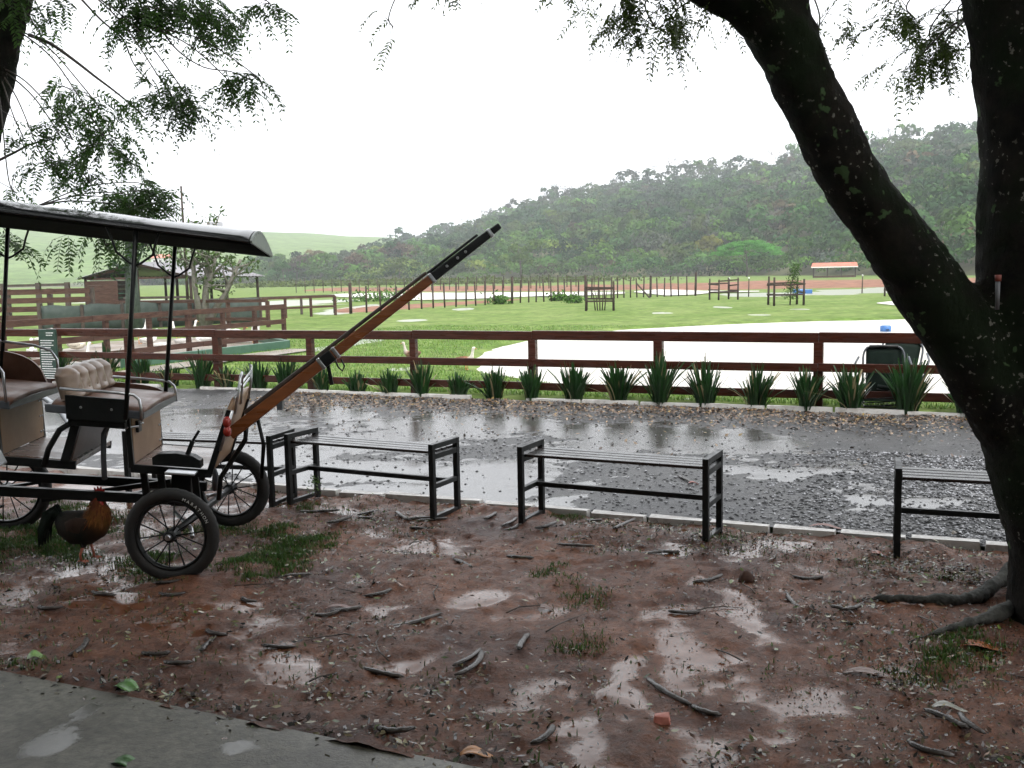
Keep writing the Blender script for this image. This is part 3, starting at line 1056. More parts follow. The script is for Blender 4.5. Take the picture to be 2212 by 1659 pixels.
CL = [(150, 800, 60), (205, 812, 75), (268, 822, 85), (330, 828, 66), (387, 831, 50), (452, 834, 82), (503, 836, 52), (567, 839, 68), (628, 841, 74), (697, 846, 58), (770, 849, 50), (840, 852, 58),
      (907, 855, 76), (985, 858, 54), (1066, 860, 74), (1146, 863, 78), (1237, 866, 88), (1335, 869, 92), (1422, 874, 112), (1520, 878, 104), (1632, 882, 95), (1740, 885, 92), (1835, 889, 104), (1960, 893, 124), (2085, 899, 92), (2190, 902, 90)]
for i, (x, y, h) in enumerate(CL):
    p = at(x, y)
    v = toV(p[0], p[1])
    p = p + np.array([-SA, CA, 0]) * (12.33 - v) * .8
    D = p[1]
    o = clump((p[0], p[1], -.02), h / FPX * D * 1.12, int(95 + h * .75), 40 + i, .42 if h < 80 else .5)
    o['label'] = ('broadest clump of dark green strap leaves, in front of the garden chairs' if i == 23 else 'clump of strap leaves behind the raised carriage pole' if i == 9 else
                  'clump of strap leaves beside the notice board' if i == 1 else 'clump of strap leaves half hidden by the big tree trunk' if i == 24 else
                  'tall bushy clump of dark green strap leaves at the foot of the rail fence' if h >= 100 else
                  'short sparse clump of dark green strap leaves at the foot of the rail fence' if h <= 58 else
                  'medium-high upright clump of dark green strap leaves along the rail fence')

# ------------------------------------------------------------------ benches
def make_bench(label):
    b = thing('metal_bench', label, 'bench', group='black metal benches beside the road')
    L, W, H = 1.28, .33, .535; t = .038
    for sx in (-1, 1):
        for sy in (-1, 1):
            MB().box((sx * L / 2, sy * W / 2, H / 2 - .01), (t, t, H + .02)).build('leg', M_black, b, .003)
        MB().box((sx * L / 2, 0, H - t / 2), (t * .96, W - t - .002, t)).build('armrest', M_black, b, .003)
        MB().box((sx * L / 2, 0, .445), (t * .9, W - t - .002, t)).build('seat_bearer', M_black, b, .003)
        MB().box((sx * L / 2, 0, .235), (t * .9, W - t - .002, t * .9)).build('side_rail', M_black, b, .003)
        MB().box((sx * L / 2, 0, .012), (t * .9, W - t - .002, t * .8)).build('foot_rail', M_black, b, .003)
    for k in range(4):
        y = (-1.5 + k) * .080
        mb = MB(); mb.bar((-L / 2 + t / 2 + .001, y, .472 + .001 * k), (L / 2 - t / 2 - .001, y, .472 - .001 * k), .066, .019)
        mb.build('slat', M_slat, b, .003)
    MB().box((0, .06, .235), (L - t * .92, .03, .034)).build('stretcher', M_black, b, .003)
    return b


bench0 = make_bench('black metal bench with four wet slats in the middle, alone behind the row of pods')
bench0['label'] = 'black slatted metal bench standing between two wider gaps, over a bare tan patch'
bench0.location = (.695, 6.476, 0); bench0.rotation_euler = (0, 0, -.461)
b1 = copy_tree(bench0); b1.location = (-1.059, 7.216, 0); b1.rotation_euler = (0, 0, -.480)
b1['label'] = 'black slatted metal bench whose end stands against the next bench by the carriage wheel'
pr, pb = at(578, 1092), at(646, 1072)
a2 = -.30
end = (pr + pb) / 2
b2 = copy_tree(bench0)
b2.rotation_euler = (0, 0, a2); b2.location = (end[0] - .64 * math.cos(a2), end[1] - .64 * math.sin(a2), 0)
b2['label'] = 'black slatted metal bench half hidden behind the carriage front'
pl = at(1937, 1205); a3 = -.36
b3 = copy_tree(bench0); b3.rotation_euler = (0, 0, a3)
b3.location = (pl[0] + .64 * math.cos(a3) - .165 * math.sin(a3), pl[1] + .64 * math.sin(a3) + .165 * math.cos(a3), 0)
b3['label'] = 'black slatted metal bench partly hidden behind the big tree trunk'

# ------------------------------------------------------------------ pen, shed and rails on the left
def rail_fence(name, label, pts, posts, zs, hh, th, mat, ph=None, pw=.09, off=-.05):
    p0 = np.array(pts[0]); p1 = np.array(pts[1])
    root = thing(name, label, 'fence', ((p0 + p1) / 2))
    c = (p0 + p1) / 2; d = unit(p1 - p0); nrm = np.array([-d[1], d[0], 0])
    for t in np.linspace(0, 1, posts):
        q = p0 + (p1 - p0) * t - c
        MB().bar(q + [0, 0, -.1], q + [0, 0, (ph or zs[0]) - .02], pw, pw, up=d).build('post', mat, root)
    n = max(1, posts // 3)
    for z in zs:
        for k in range(n):
            a = p0 + (p1 - p0) * (k / n) - c; b = p0 + (p1 - p0) * ((k + 1) / n) - c
            MB().bar(a + d * .004 + nrm * off + [0, 0, z], b - d * .004 + nrm * off + [0, 0, z + .008 * ((k % 2) - .5)], th, hh).build('rail', mat, root)
    return root


rail_fence('pen_fence', 'weathered brown pen fence slanting behind the notice board to the duck pen corner', (at(-120, 832), at(615, 741)), 9, (.97, .58, .22), .12, .04, M_pen)
rail_fence('pen_fence', 'short grey-brown paddock fence at the right end of the pens', (at(560, 690), at(725, 681)), 4, (.86, .42), .09, .04, M_pen)
rail_fence('pen_fence', 'low dark paddock fence behind the small bare tree', (at(330, 694), at(723, 676)), 6, (.84,), .08, .05, M_darkwood)
rail_fence('pen_fence', 'dark-topped inner pen fence in front of the green netting', (at(255, 707), at(580, 707)), 5, (.94, .3), .11, .06, M_pen, pw=.11)

M_penfloor = pmat('muddy cement', (.11, .085, .065), (.26, .22, .18), 1.2, .3, .4, 8, rough2=.7, spec=.3)
# low green wall round the ducks
a, b = at(265, 796), at(621, 752)
wall = thing('pen_kerb', 'low green painted wall round the duck pen', 'wall', (a + b) / 2)
MB(((a + b) / 2)).bar(a + [0, 0, .09], b + [0, 0, .09], .12, .2).build('wall', M_green, wall, .01)
c2 = at(480, 725)
MB(((a + b) / 2)).bar(b + [0, .06, .09], c2 + [0, 0, .09], .12, .2).build('wall', M_green, wall, .01)
# wet cement apron outside and inside the pen
def patch(name, pts, z, mat):
    P = [at(x, y) for x, y in pts]
    return flat_poly(name, P, z, mat)


patch('pen_floor', [(100, 812), (280, 793), (610, 750), (500, 728), (240, 740), (60, 770)], .035, M_penfloor)
patch('pen_apron', [(100, 836), (285, 800), (440, 779), (625, 756), (690, 757), (520, 780), (330, 806), (100, 845)], .032, M_penfloor)

# green netting wall
a, b = at(90, 722), at(565, 694)
net = thing('netting_wall', 'faded green shade cloth wall behind the duck pen', 'wall', (a + b) / 2)
g = []
for i in range(40):
    q = a + (b - a) * (i / 39) - (a + b) / 2
    n_ = np.array([.3, .95, 0])
    g.append([q + n_ * .05 * math.sin(i * 1.3) + [0, 0, z + (.03 * math.sin(i * .9) if z > .5 else 0)] for z in (0, .3, .6, .93)])
MB().sheet(g, .02, up=(.3, .95, 0)).build('cloth', M_net, net)
for i in range(7):
    q = a + (b - a) * (i / 6) - (a + b) / 2
    MB().bar(q + [0, -.06, -.1], q + [0, -.06, .95], .09, .09).build('post', M_darkwood, net)

# plank corral at the far left
a, b = at(-160, 716), at(203, 708)
cor = thing('plank_corral', 'tall corral of four red-brown planks left of the shed', 'fence', (a + b) / 2)
cc = (a + b) / 2
sc = 1.0
for t in np.linspace(0, 1, 5):
    q = a + (b - a) * t - cc
    MB().bar(q + [0, 0, -.1], q + [0, 0, 1.5], .16, .16).build('post', M_darkwood, cor)
for z in (.42, .74, 1.06, 1.38):
    for k in range(2):
        q = a + (b - a) * (k / 2) - cc; q2 = a + (b - a) * ((k + 1) / 2) - cc
        MB().bar(q + [0.005, -.12, z], q2 + [-.005, -.12, z + .01], .045, .2).build('plank', M_pen, cor)
a, b = at(12, 690), at(150, 688)
cor2 = thing('cattle_rail', 'dark double-capped rail standing behind the plank corral', 'fence', (a + b) / 2)
cc = (a + b) / 2
for t in (0, .55, 1):
    q = a + (b - a) * t - cc
    MB().bar(q, q + [0, 0, 1.72], .2, .2).build('post', M_darkwood, cor2)
MB().bar(a - cc + [0, 0, 1.6], b - cc + [0, 0, 1.62], .12, .12).build('rail', M_darkwood, cor2)

# open shed with corrugated roof
def shed():
    o = np.array([-20.7, 48.5, 0])
    g = np.array([.985, -.17, 0]); l = np.array([.17, .985, 0])
    root = thing('open_shed', 'open timber shed with grey corrugated gable roof behind the pens', 'shed', o)
    wd, ln, ze, zr = 5.5, 7.6, 1.95, 2.62
    P = lambda a, b, z: g * a + l * b + np.array([0, 0, z])
    for side in (0, 1):
        # corrugated plane
        pts = []
        n = 76
        for i in range(n + 1):
            b = -.3 + (ln + .6) * i / n
            zz = .03 * math.sin(i * math.pi * .5)
            a0, a1 = (wd / 2 + .02, wd + .35) if side else (wd / 2 - .02, -.35)
            sl = (zr - ze) / (wd / 2)
            row = []
            for t in (0, .5, 1):
                a = a0 + (a1 - a0) * t
                row.append(P(a, b, zr - abs(a - wd / 2) * sl + zz))
            pts.append(row)
        MB().sheet(pts, .015).build('roof', M_sheetroof, root)
    for a in (0, wd / 2, wd):
        for b in (0, ln * .5, ln):
            z = zr - .1 if a == wd / 2 else ze - .05
            MB().tube([P(a, b, -.1), P(a, b, z)], [.085, .07], 7).build('post', M_post, root)
    for b in (0, ln):
        MB().bar(P(0, b, ze - .08), P(wd / 2, b, zr - .1), .07, .12).build('rafter', M_pen, root)
        MB().bar(P(wd, b, ze - .08), P(wd / 2, b, zr - .1), .07, .12).build('rafter', M_pen, root)
        MB().bar(P(0, b, ze - .1), P(wd, b, ze - .1), .07, .1).build('tie_beam', M_pen, root)
    for a in (0, wd):
        MB().bar(P(a, -.2, ze - .05), P(a, ln + .2, ze - .05), .08, .12).build('beam', M_darkwood, root)
    for k in range(7):
        z = .32 + k * .22
        MB().bar(P(.05, -.1, z), P(1.75, -.1, z), .04, .212).build('plank', M_pen, root)
        MB().bar(P(-.08, .02, z), P(-.08, ln * .5, z), .04, .212).build('plank', M_pen, root)
    for z in (.5, .9):
        MB().bar(P(1.9, .1, z), P(wd - .1, .1, z), .06, .11).build('rail', M_darkwood, root)


shed()
p = at(268, 668)
tub = thing('green_tub', 'small bright green tub beside the shed planks', 'tub', (p[0], p[1], 0))
MB().loft([(0, 0, 0), (0, 0, .5), (0, 0, .95), (0, 0, 1.05)], [.26, .3, .34, .2], n=14).build('tub', pmat('bright green plastic', (.02, .24, .11), (.03, .3, .15), 10, .35), tub)

# slender leaning pole
p = at(408, 690)
pole = thing('leaning_pole', 'tall thin leaning timber pole rising above the carriage canopy', 'pole', p)
tp = aty(391, 402, p[1]) - p
MB().tube([(0, 0, -.2), tp * .5, tp], [.075, .06, .04], 8).build('pole', M_post, pole)
MB().box(tp * .83 + [.0, -.05, 0], (.22, .05, .05)).build('crosspiece', M_darkwood, pole)

# ducks
def duck(px, py, hgt, col_body, col_head, label, yaw, sit=False, z=.035, seed=0, face=None):
    """sitting or standing duck, hgt = back height in metres"""
    p = at(px, py)
    root = thing('duck', label, 'duck', (p[0], p[1], z), yaw, 'ducks of the pen and pond')
    k = hgt / .3; zb = .13 if sit else .24
    X = [-.27, -.22, -.14, -.02, .10, .17, .19, .20, .215, .225, .235, .25, .275]
    Zc = [zb + .05, zb + .03, zb + .0, zb - .01, zb + .01, zb + .06, zb + .12, zb + .19, zb + .25, zb + .29, zb + .315, zb + .315, zb + .305]
    rx = [.012, .05, .095, .115, .10, .065, .042, .034, .033, .037, .04, .036, .02]
    rz = [.012, .045, .08, .10, .095, .07, .045, .036, .034, .038, .04, .035, .02]
    cb, ch = np.array(col_body), np.array(col_head)
    cols = [cb * .8, cb * .7, cb, cb * 1.05, cb, (cb + ch) / 2, ch, ch, ch, ch, ch, ch, ch]
    if face is not None: cols[10:] = [np.array(face)] * 3
    sc = lambda q: tuple(np.array(q) * k)
    mb = MB(); mb.loft([sc((x, 0, q)) for x, q in zip(X, Zc)], [q * k for q in rx], [q * k for q in rz], 10, up=(0, 0, 1), cols=cols)
    mb.build('body', M_bird, root)
    hz = Zc[-1]
    MB().loft([sc((.268, 0, hz)), sc((.30, 0, hz - .008)), sc((.33, 0, hz - .012))], [.017 * k, .018 * k, .013 * k], [.013 * k, .008 * k, .004 * k], 8).build('bill', M_beak, root)
    for s in (-1, 1):
        mb = MB(); mb.color = tuple(cb * .75)
        mb.loft([sc((.08, s * .088, zb + .03)), sc((-.05, s * .112, zb + .035)), sc((-.17, s * .085, zb + .045)), sc((-.26, s * .03, zb + .06))], [.012 * k, .018 * k, .015 * k, .004 * k], [.04 * k, .065 * k, .045 * k, .012 * k], 8)
        mb.build('wing', M_bird, root)
        if not sit:
            MB().tube([sc((.02, s * .045, zb - .07)), sc((.025, s * .045, .015)), sc((.02, s * .045, .0))], [.012 * k, .009 * k, .009 * k], 6).prism([sc((0, s * .045, 0)), sc((.075, s * .045 - .03, 0)), sc((.085, s * .045, 0)), sc((.075, s * .045 + .03, 0))], (0, 0, .006)).build('leg', M_beak, root)
    return root


Wt, Br, Gy = (.72, .70, .66), (.16, .085, .05), (.3, .28, .26)
duck(301, 745, .36, Wt, Wt, 'white duck with a red face standing by the slanting pen rail', -.2, face=(.5, .05, .04))
DK = [(386, 737, Wt, Wt, 'white duck behind the slanting pen rail beside another white duck', 2.6, False), (409, 734, Wt, Wt, 'white duck with only its head showing over the slanting rail', .3, False),
      (398, 752, (.62, .6, .57), Wt, 'white and grey duck sitting beside the carriage roof pole', .2, True), (440, 748, Wt, Wt, 'large white duck sitting left of the fence post', 3.0, True),
      (481, 744, Gy, Wt, 'grey-backed white duck right of the fence post', .4, True), (503, 737, Wt, Gy, 'pale duck with a grey head among the brown ducks', 2.9, False), (513, 743, Br, Br, 'brown duck sitting in the middle of the huddle', .1, True),
      (532, 743, Gy, Wt, 'grey and white duck next to the upright white duck', .6, True), (545, 743, Wt, Wt, 'upright white duck at the right end of the huddle', .2, False),
      (322, 749, Wt, Wt, 'small white duck resting behind the lowest pen rail', .5, True), (470, 742, Br, Br, 'brown duck half hidden behind the fence post', 2.8, True), (168, 760, (.6, .55, .45), (.6, .55, .45), 'cream duck beyond the notice board', .4, True),
      (176, 788, Wt, Wt, 'white duck sitting near the tufted carriage seat back', 1.0, True), (95, 757, Wt, Wt, 'white duck just left of the notice board', .2, False), (70, 775, Wt, Wt, 'white duck lying near the rear carriage rail', 2.0, True), (350, 762, Wt, Gy, 'white and grey duck lying by the green wall', .2, True)]
for i, (x, y, cb, ch, lab, yaw, sit) in enumerate(DK):
    duck(x, y, .27, cb, ch, lab, yaw, sit, seed=i)
duck(1006, 801, .21, (.26, .13, .075), (.7, .66, .6), 'brown-backed duck with white head standing on the pond bank', -.4, z=.02)
duck(890, 786, .21, (.22, .13, .09), (.5, .45, .4), 'brown duck grazing behind a fence post near the pond', 2.9, z=.02)

# small half-bare tree by the pens
def small_tree(name, label, base, tops, rad, crown_n, leaf, col, seed, mat, nb=10, spread=1.0):
    r = np.random.default_rng(seed)
    root = thing(name, label, 'tree', base)
    base = np.array(base)
    mb = MB(); tips = []
    for k, tp in enumerate(tops):
        tp = np.array(tp) - base
        mid = tp * .5 + r.normal(0, .08, 3) * [1, 1, 0]
        mb.tube([(.06 * k, 0, -.1), mid * .6, mid, tp], [rad, rad * .8, rad * .65, rad * .35], 7)
        for b in branch_paths(r, mid * .5, tp, nb, spread, 5):
            mb.tube(b, list(np.linspace(rad * .35, rad * .08, len(b))), 5, cap=False)
            tips += b[2:]
    mb.build('trunk', mat, root)
    tips = np.array(tips)
    P = tips[r.integers(0, len(tips), crown_n)] + r.normal(0, spread * .14, (crown_n, 3))
    V = leaf_quads(P, unit(r.normal(size=(crown_n, 3)) + [0, 0, .4]), r.uniform(.6, 1.3, crown_n) * leaf, r, .4)
    link('crown', np_mesh('crown', V, quad_faces(crown_n), M_foliage, col=np.repeat(np.array(col)[None] * r.uniform(.6, 1.5, (crown_n, 1)), 4, 0)), root)
    return root


Yt = 36.
b_ = at(437, 707); Yt = b_[1]
small_tree('small_tree', 'small half-bare forked tree with pale trunk in front of the shed', b_, [aty(415, 520, Yt), aty(470, 540, Yt), aty(520, 560, Yt), aty(450, 480, Yt)], .15, 900, .10, (.05, .085, .022), 5, M_palebark, 8, 1.25)
b_ = at(288, 716); Yt = b_[1]
small_tree('pen_tree', 'thick dark trunked tree behind the carriage roof poles', b_, [aty(284, 470, Yt), aty(270, 430, Yt)], .27, 500, .12, (.02, .05, .015), 9, pmat('mossy dark bark', (.022, .032, .024), (.05, .07, .05), 8, .8, .4, 40), 8, 1.2)

# far house and tanks on the pasture hill
def far_house():
    D = 470; a = az(362)
    zb = grass_h(362, (D - 400) / 420)[1]
    p = np.array([D * math.sin(a), D * math.cos(a), zb - .4])
    root = thing('farmhouse', 'tiny white farmhouse with red roof on the far pasture hill', 'house', p)
    MB().box((0, 0, 1.5), (8, 5, 3.4)).build('wall', M_white, root)
    P = [(-4.6, -3.2, 3.1), (-4.6, 0, 4.7), (-4.6, 3.2, 3.1)]
    MB().prism(P, (9.2, 0, 0)).build('roof', M_redroof, root)
    for x in (-2.6, 0, 2.6):
        MB().box((x, -2.52, 1.6), (1., .1, 1.2)).build('window', M_darkwood, root)


far_house()
for i, px in enumerate((433, 481)):
    D = 815; a = az(px); zb = np.interp(px, GX, GE) * 820
    p = (D * math.sin(a), D * math.cos(a), zb - 1.0)
    t_ = thing('water_tank', 'grey water tank standing on the crest of the pasture hill', 'tank', p, group='tanks on the hill crest')
    MB().loft([(0, 0, 0), (0, 0, 7), (0, 0, 7.6)], [5.5, 5.5, 4.5], n=16).build('tank', M_sheetroof, t_)

# ------------------------------------------------------------------ field: tree guards, wire fence, shelter, drum, chairs
def guard(px, py, wpx, hpx, label, seed, lean=.03, sapling=None):
    p = at(px, py); D = p[1]
    w_, h = wpx / FPX * D, hpx / FPX * D
    r = random.Random(seed)
    root = thing('tree_guard', label, 'tree guard', (p[0], p[1], 0), r.uniform(-.15, .25), 'timber guards round young trees')
    w_ *= .86
    cs = [(-w_ / 2, -w_ / 2), (w_ / 2, -w_ / 2), (w_ / 2, w_ / 2), (-w_ / 2, w_ / 2)]
    for x, y in cs:
        MB().tube([(x, y, -.1), (x + r.uniform(-lean, lean), y + r.uniform(-lean, lean), h * r.uniform(.93, 1.05))], [.055, .045], 7).build('post', M_post, root)
    for i in range(4):
        a, b = cs[i], cs[(i + 1) % 4]
        for z in (.38, .78) if i % 2 == 0 else (.42, .72):
            zz = h * z * r.uniform(.9, 1.1)
            mb = MB(); mb.bar((a[0] * 1.06, a[1] * 1.06, zz), (b[0] * 1.06, b[1] * 1.06, zz * r.uniform(.92, 1.08)), .05, .075)
            mb.build('rail', M_post, root)
    return p, h, w_


p, h, w_ = guard(1296, 671, 68, 62, 'square timber tree guard holding only dead sticks, nearest the duck pond', 1)
st = thing('dead_sapling', 'dead bare sapling sticks inside the timber tree guard', 'sapling', (p[0], p[1], 0))
mb = MB()
for k in range(5):
    mb.tube([(.1 * k - .2, 0, -.05), (.14 * k - .28, .05, .7 + .2 * math.sin(k * 4)), (.2 * k - .45, .1, 1.0)], [.03, .022, .01], 5)
mb.build('stem', M_post, st)
guard(1563, 647, 52, 46, 'square timber tree guard standing empty in front of the red earth', 2)
p, h, w_ = guard(1697, 659, 72, 60, 'square timber tree guard with a leafy young tree inside', 3)
r0 = np.random.default_rng(77)
sp_ = thing('young_tree', 'leafy young green tree growing inside a timber tree guard', 'tree', (p[0] + .2, p[1], 0))
MB().tube([(0, 0, -.1), (.05, 0, .9), (.28, .1, 1.7)], [.04, .03, .012], 6).build('trunk', M_post, sp_)
n = 900
tt = r0.uniform(0, 1, n)
P = np.stack([.28 * tt + r0.normal(0, .17, n) * (1.2 - .6 * tt), r0.normal(0, .17, n), .25 + 1.65 * tt], -1)
link('crown', np_mesh('crown', leaf_quads(P, unit(r0.normal(size=(n, 3))), r0.uniform(.03, .07, n), r0, .4), quad_faces(n), M_foliage, col=np.repeat(np.array([[.05, .1, .02]]) * r0.uniform(.6, 1.5, (n, 1)), 4, 0)), sp_)
guard(1934, 640, 40, 34, 'timber tree guard partly hidden behind the leaning limb', 4)
for i, (x, y) in enumerate(((1740, 634), (1726, 633))):
    q = at(x, y)
    t_ = thing('water_trough', 'small dark blue water trough on the grass behind the leafy tree guard', 'trough', (q[0], q[1], 0), group='blue troughs on the pasture')
    MB().box((0, 0, .12), (.8, .45, .3)).build('tub', M_blue, t_, .03)

# wire fence of slim posts
wire_px = [(742, 676), (758, 678), (792, 676), (823, 674), (856, 672), (884, 670), (911, 668), (936, 666.5), (961, 665), (985, 663.5), (1007, 662), (1028, 660.5), (1048, 659), (1068, 657.5), (1087, 656.5), (1106, 655.5), (1124, 654.5), (1142, 653.5), (1158, 652.6), (1175, 651.8), (1191, 651),
           (1206, 650), (1220, 649.2), (1234, 648.5), (1250, 647.8), (1264, 647.2), (1278, 646.6), (1292, 646), (1306, 645.4), (1320, 644.8), (1334, 644.3), (1348, 643.8), (1362, 643.2), (1376, 642.8), (1390, 642.4), (1405, 642), (1420, 641.6), (1435, 641.2), (1450, 640.8), (1466, 640.4), (1484, 640), (1502, 639.6)]
wf = thing('wire_fence', 'long line of slim wooden posts strung with wire across the pasture', 'fence', at(1100, 656))
wo_ = np.array(wf.location)
pm = None
pts = []
rr = random.Random(3)
for i, (x, y) in enumerate(wire_px[1:]):
    q = at(x, y); big = i in (0, 14, 24, 34, 40)
    hgt = (1.3 if not big else 1.5) * rr.uniform(.92, 1.06)
    MB().tube([q - wo_ + [0, 0, -.15], q - wo_ + [rr.uniform(-.05, .05), 0, hgt]], [.045 if not big else .075] * 2, 6).build('post', M_post, wf)
    pts.append(q - wo_)
for z in (.35, .75, 1.15):
    mb = MB()
    mb.tube([q + [0, 0, z] for q in pts], .006, 4)
    mb.build('wire', M_wirecol, wf)
q = at(1376, 642.8) - wo_; q2 = at(1404, 644) - wo_
MB().bar(q + [0, 0, .9], q2 + [0, 0, 0], .07, .07).build('brace', M_post, wf)
# second line beyond the flooded strip
wf2 = thing('wire_fence', 'farther faint line of fence posts beyond the flooded strip', 'fence', at(900, 632))
wo_ = np.array(wf2.location); pts = []
for i in range(34):
    x = 640 + i * 19.5; q = at(x, 632.5 - (x - 640) * .012)
    MB().tube([q - wo_ + [0, 0, -.15], q - wo_ + [0, 0, rr.uniform(1.35, 1.6)]], .05, 5).build('post', M_post, wf2)
    pts.append(q - wo_)
MB().tube([q + [0, 0, 1.1] for q in pts], .008, 4).build('wire', M_wirecol, wf2)
# single stakes on the pasture
for (x, y) in ((1617, 641), (1862, 633), (1575, 640)):
    q = at(x, y)
    t_ = thing('stake', 'single thin stake standing upright in the pasture', 'stake', q, group='stakes on the pasture')
    MB().tube([(0, 0, -.1), (.02, 0, 1.1)], [.04, .03], 6).build('stake', M_post, t_)
    MB().tube([(.02, 0, 1.1), (.02, 0, 1.2)], [.045, .045], 6).build('cap', M_white, t_)

# red roofed shelter
def shelter():
    D = 168.; a = az(1803)
    p = np.array([D * math.sin(a), D * math.cos(a), 0.]); p[2] = float(field_h(p[:1], p[1:2])[0])
    root = thing('field_shelter', 'open field shelter with red tiled roof at the forest edge', 'shelter', p, -.32)
    w_, d, e, rz = 6.4, 3.2, 1.75, 2.35
    for sgn in (-1, 1):
        P = [(-w_ / 2 - .35, sgn * (d / 2 + .4), e - .08), (w_ / 2 + .35, sgn * (d / 2 + .4), e - .08), (w_ / 2 + .15, sgn * .02, rz), (-w_ / 2 - .15, sgn * .02, rz)]
        P = [np.array(q) for q in P]
        rows = 9
        for k in range(rows):
            t0, t1 = k / rows, (k + 1) / rows + .02
            A = P[0] + (P[3] - P[0]) * t0; B = P[1] + (P[2] - P[1]) * t0; C2 = P[1] + (P[2] - P[1]) * min(t1, 1); D2 = P[0] + (P[3] - P[0]) * min(t1, 1)
            up = np.array([0, 0, .05]); lift = np.array([0, 0, .02])
            MB().hexa([A, B, C2, D2, A + up + lift, B + up + lift, C2 + up - lift * .5, D2 + up - lift * .5] if sgn < 0 else [D2, C2, B, A, D2 + up - lift * .5, C2 + up - lift * .5, B + up + lift, A + up + lift]).build('roof_tiles', M_redroof, root)
        MB().bar(P[0] + [0, sgn * .05, 0], P[1] + [0, sgn * .05, 0], .06, .14).build('fascia', M_white, root)
    for x in (-w_ / 2, -w_ / 6, w_ / 6, w_ / 2):
        for y in (-d / 2, d / 2):
            MB().box((x, y, e / 2 - .1), (.14, .14, e + .2)).build('post', M_post, root)
    for y in (-d / 2, d / 2):
        MB().box((0, y, e - .05), (w_ + .3, .1, .14)).build('beam', M_post, root)
    MB().box((0, -d / 2, .18), (w_, .1, .3)).build('low_wall', M_pen, root)


shelter()

# blue drum floating on the pond
p = at(1913, 716, -.05)
dr = thing('floating_drum', 'blue plastic drum floating on the pond', 'drum', (p[0], p[1], -.05))
MB().loft([(0, 0, -.06), (0, 0, .0), (0, 0, .14), (0, 0, .165)], [.12, .145, .145, .11], n=20).build('drum', M_blue, dr)
MB().box((0, -.146, .05), (.09, .012, .03)).build('handle', M_black, dr)

# stacked sling chairs leaning behind the fence
def chair(label, base, yaw, tip, k=1.):
    root = thing('garden_chair', label, 'chair', base, yaw, 'garden chairs leaning behind the fence')
    root.rotation_euler = (tip, 0, yaw)
    hw = .235
    for s in (-1, 1):
        pts = [(s * hw, .02, 0), (s * hw, .03, .45), (s * hw, .06, .62)] + [(s * (hw - .075 + .075 * math.cos(t)), .07 + .01 * t, .62 + .13 * math.sin(t)) for t in np.linspace(.3, 1.57, 6)]
        MB().tube(pts, .013, 8).build('frame', M_grey, root)
        arm = [(s * (hw + .02), .02, .18), (s * (hw + .07), -.1, .40), (s * (hw + .085), -.02, .55), (s * (hw + .05), .06, .63)]
        MB().tube(arm, .014, 8).build('armrest', M_grey, root)
    g = []
    for i in range(9):
        t = i / 8; z = .12 + .63 * t
        g.append([(x, .055 + .05 * t - .03 * math.cos(x / hw * 1.5) * math.sin(3.1 * t), z) for x in np.linspace(-hw + .03, hw - .03, 7)])
    MB().sheet(g, .008, up=(0, 1, 0)).build('back_sling', M_plastic, root)
    MB().tube([(-hw + .07, .09, .752), (hw - .07, .09, .752)], .022, 8).build('top_roll', M_black, root)
    g = [[(x, -.02 - .36 * t, .16 + .03 * math.cos(4 * t)) for x in np.linspace(-hw + .03, hw - .03, 5)] for t in np.linspace(0, 1, 7)]
    MB().sheet(g, .008).build('seat_sling', M_plastic, root)
    loops = MB()
    for k2 in range(4):
        z = .02 + .045 * k2
        loops.tube([(-hw, .03, z), (-hw * .8, -.22, z - .012), (0, -.30, z), (hw * .8, -.22, z + .012), (hw, .03, z)], .008, 6)
    loops.build('base_loops', M_black, root)
    return root


# ------------------------------------------------------------------ carriage frame: u forward, v across (away from camera), z up; body dips towards the front
CO = np.array([-2.256, 5.8, 0]); cy = R(6.5)
CX = np.array([math.cos(cy), math.sin(cy), 0]); CYv = np.array([-math.sin(cy), math.cos(cy), 0])


def C(u, v, z, dip=.115):
    return CO + CX * u + CYv * v + np.array([0, 0, z - dip * u])


CB = CO + CX * (-.6) + CYv * .35
cart = thing('horse_carriage', 'small black open horse carriage with flat canopy roof and raised orange pole', 'carriage', CB)


def cbox(u0, u1, v0, v1, z0, z1, name, mat, parent=None, dip=.115, bevel=.004):
    mb = MB(CB)
    mb.hexa([C(u0, v0, z0, dip), C(u1, v0, z0, dip), C(u1, v1, z0, dip), C(u0, v1, z0, dip), C(u0, v0, z1, dip), C(u1, v0, z1, dip), C(u1, v1, z1, dip), C(u0, v1, z1, dip)])
    return mb.build(name, mat, parent or cart, bevel)


def cbar(p, q, w_, h, name, mat, parent=None, up=(0, 0, 1)):
    mb = MB(CB); mb.bar(C(*p), C(*q), w_, h, up)
    return mb.build(name, mat, parent or cart, .003)


def ctube(pts, r, name, mat, parent=None, n=8):
    mb = MB(CB); mb.tube([C(*p) for p in pts], r, n)
    return mb.build(name, mat, parent or cart)


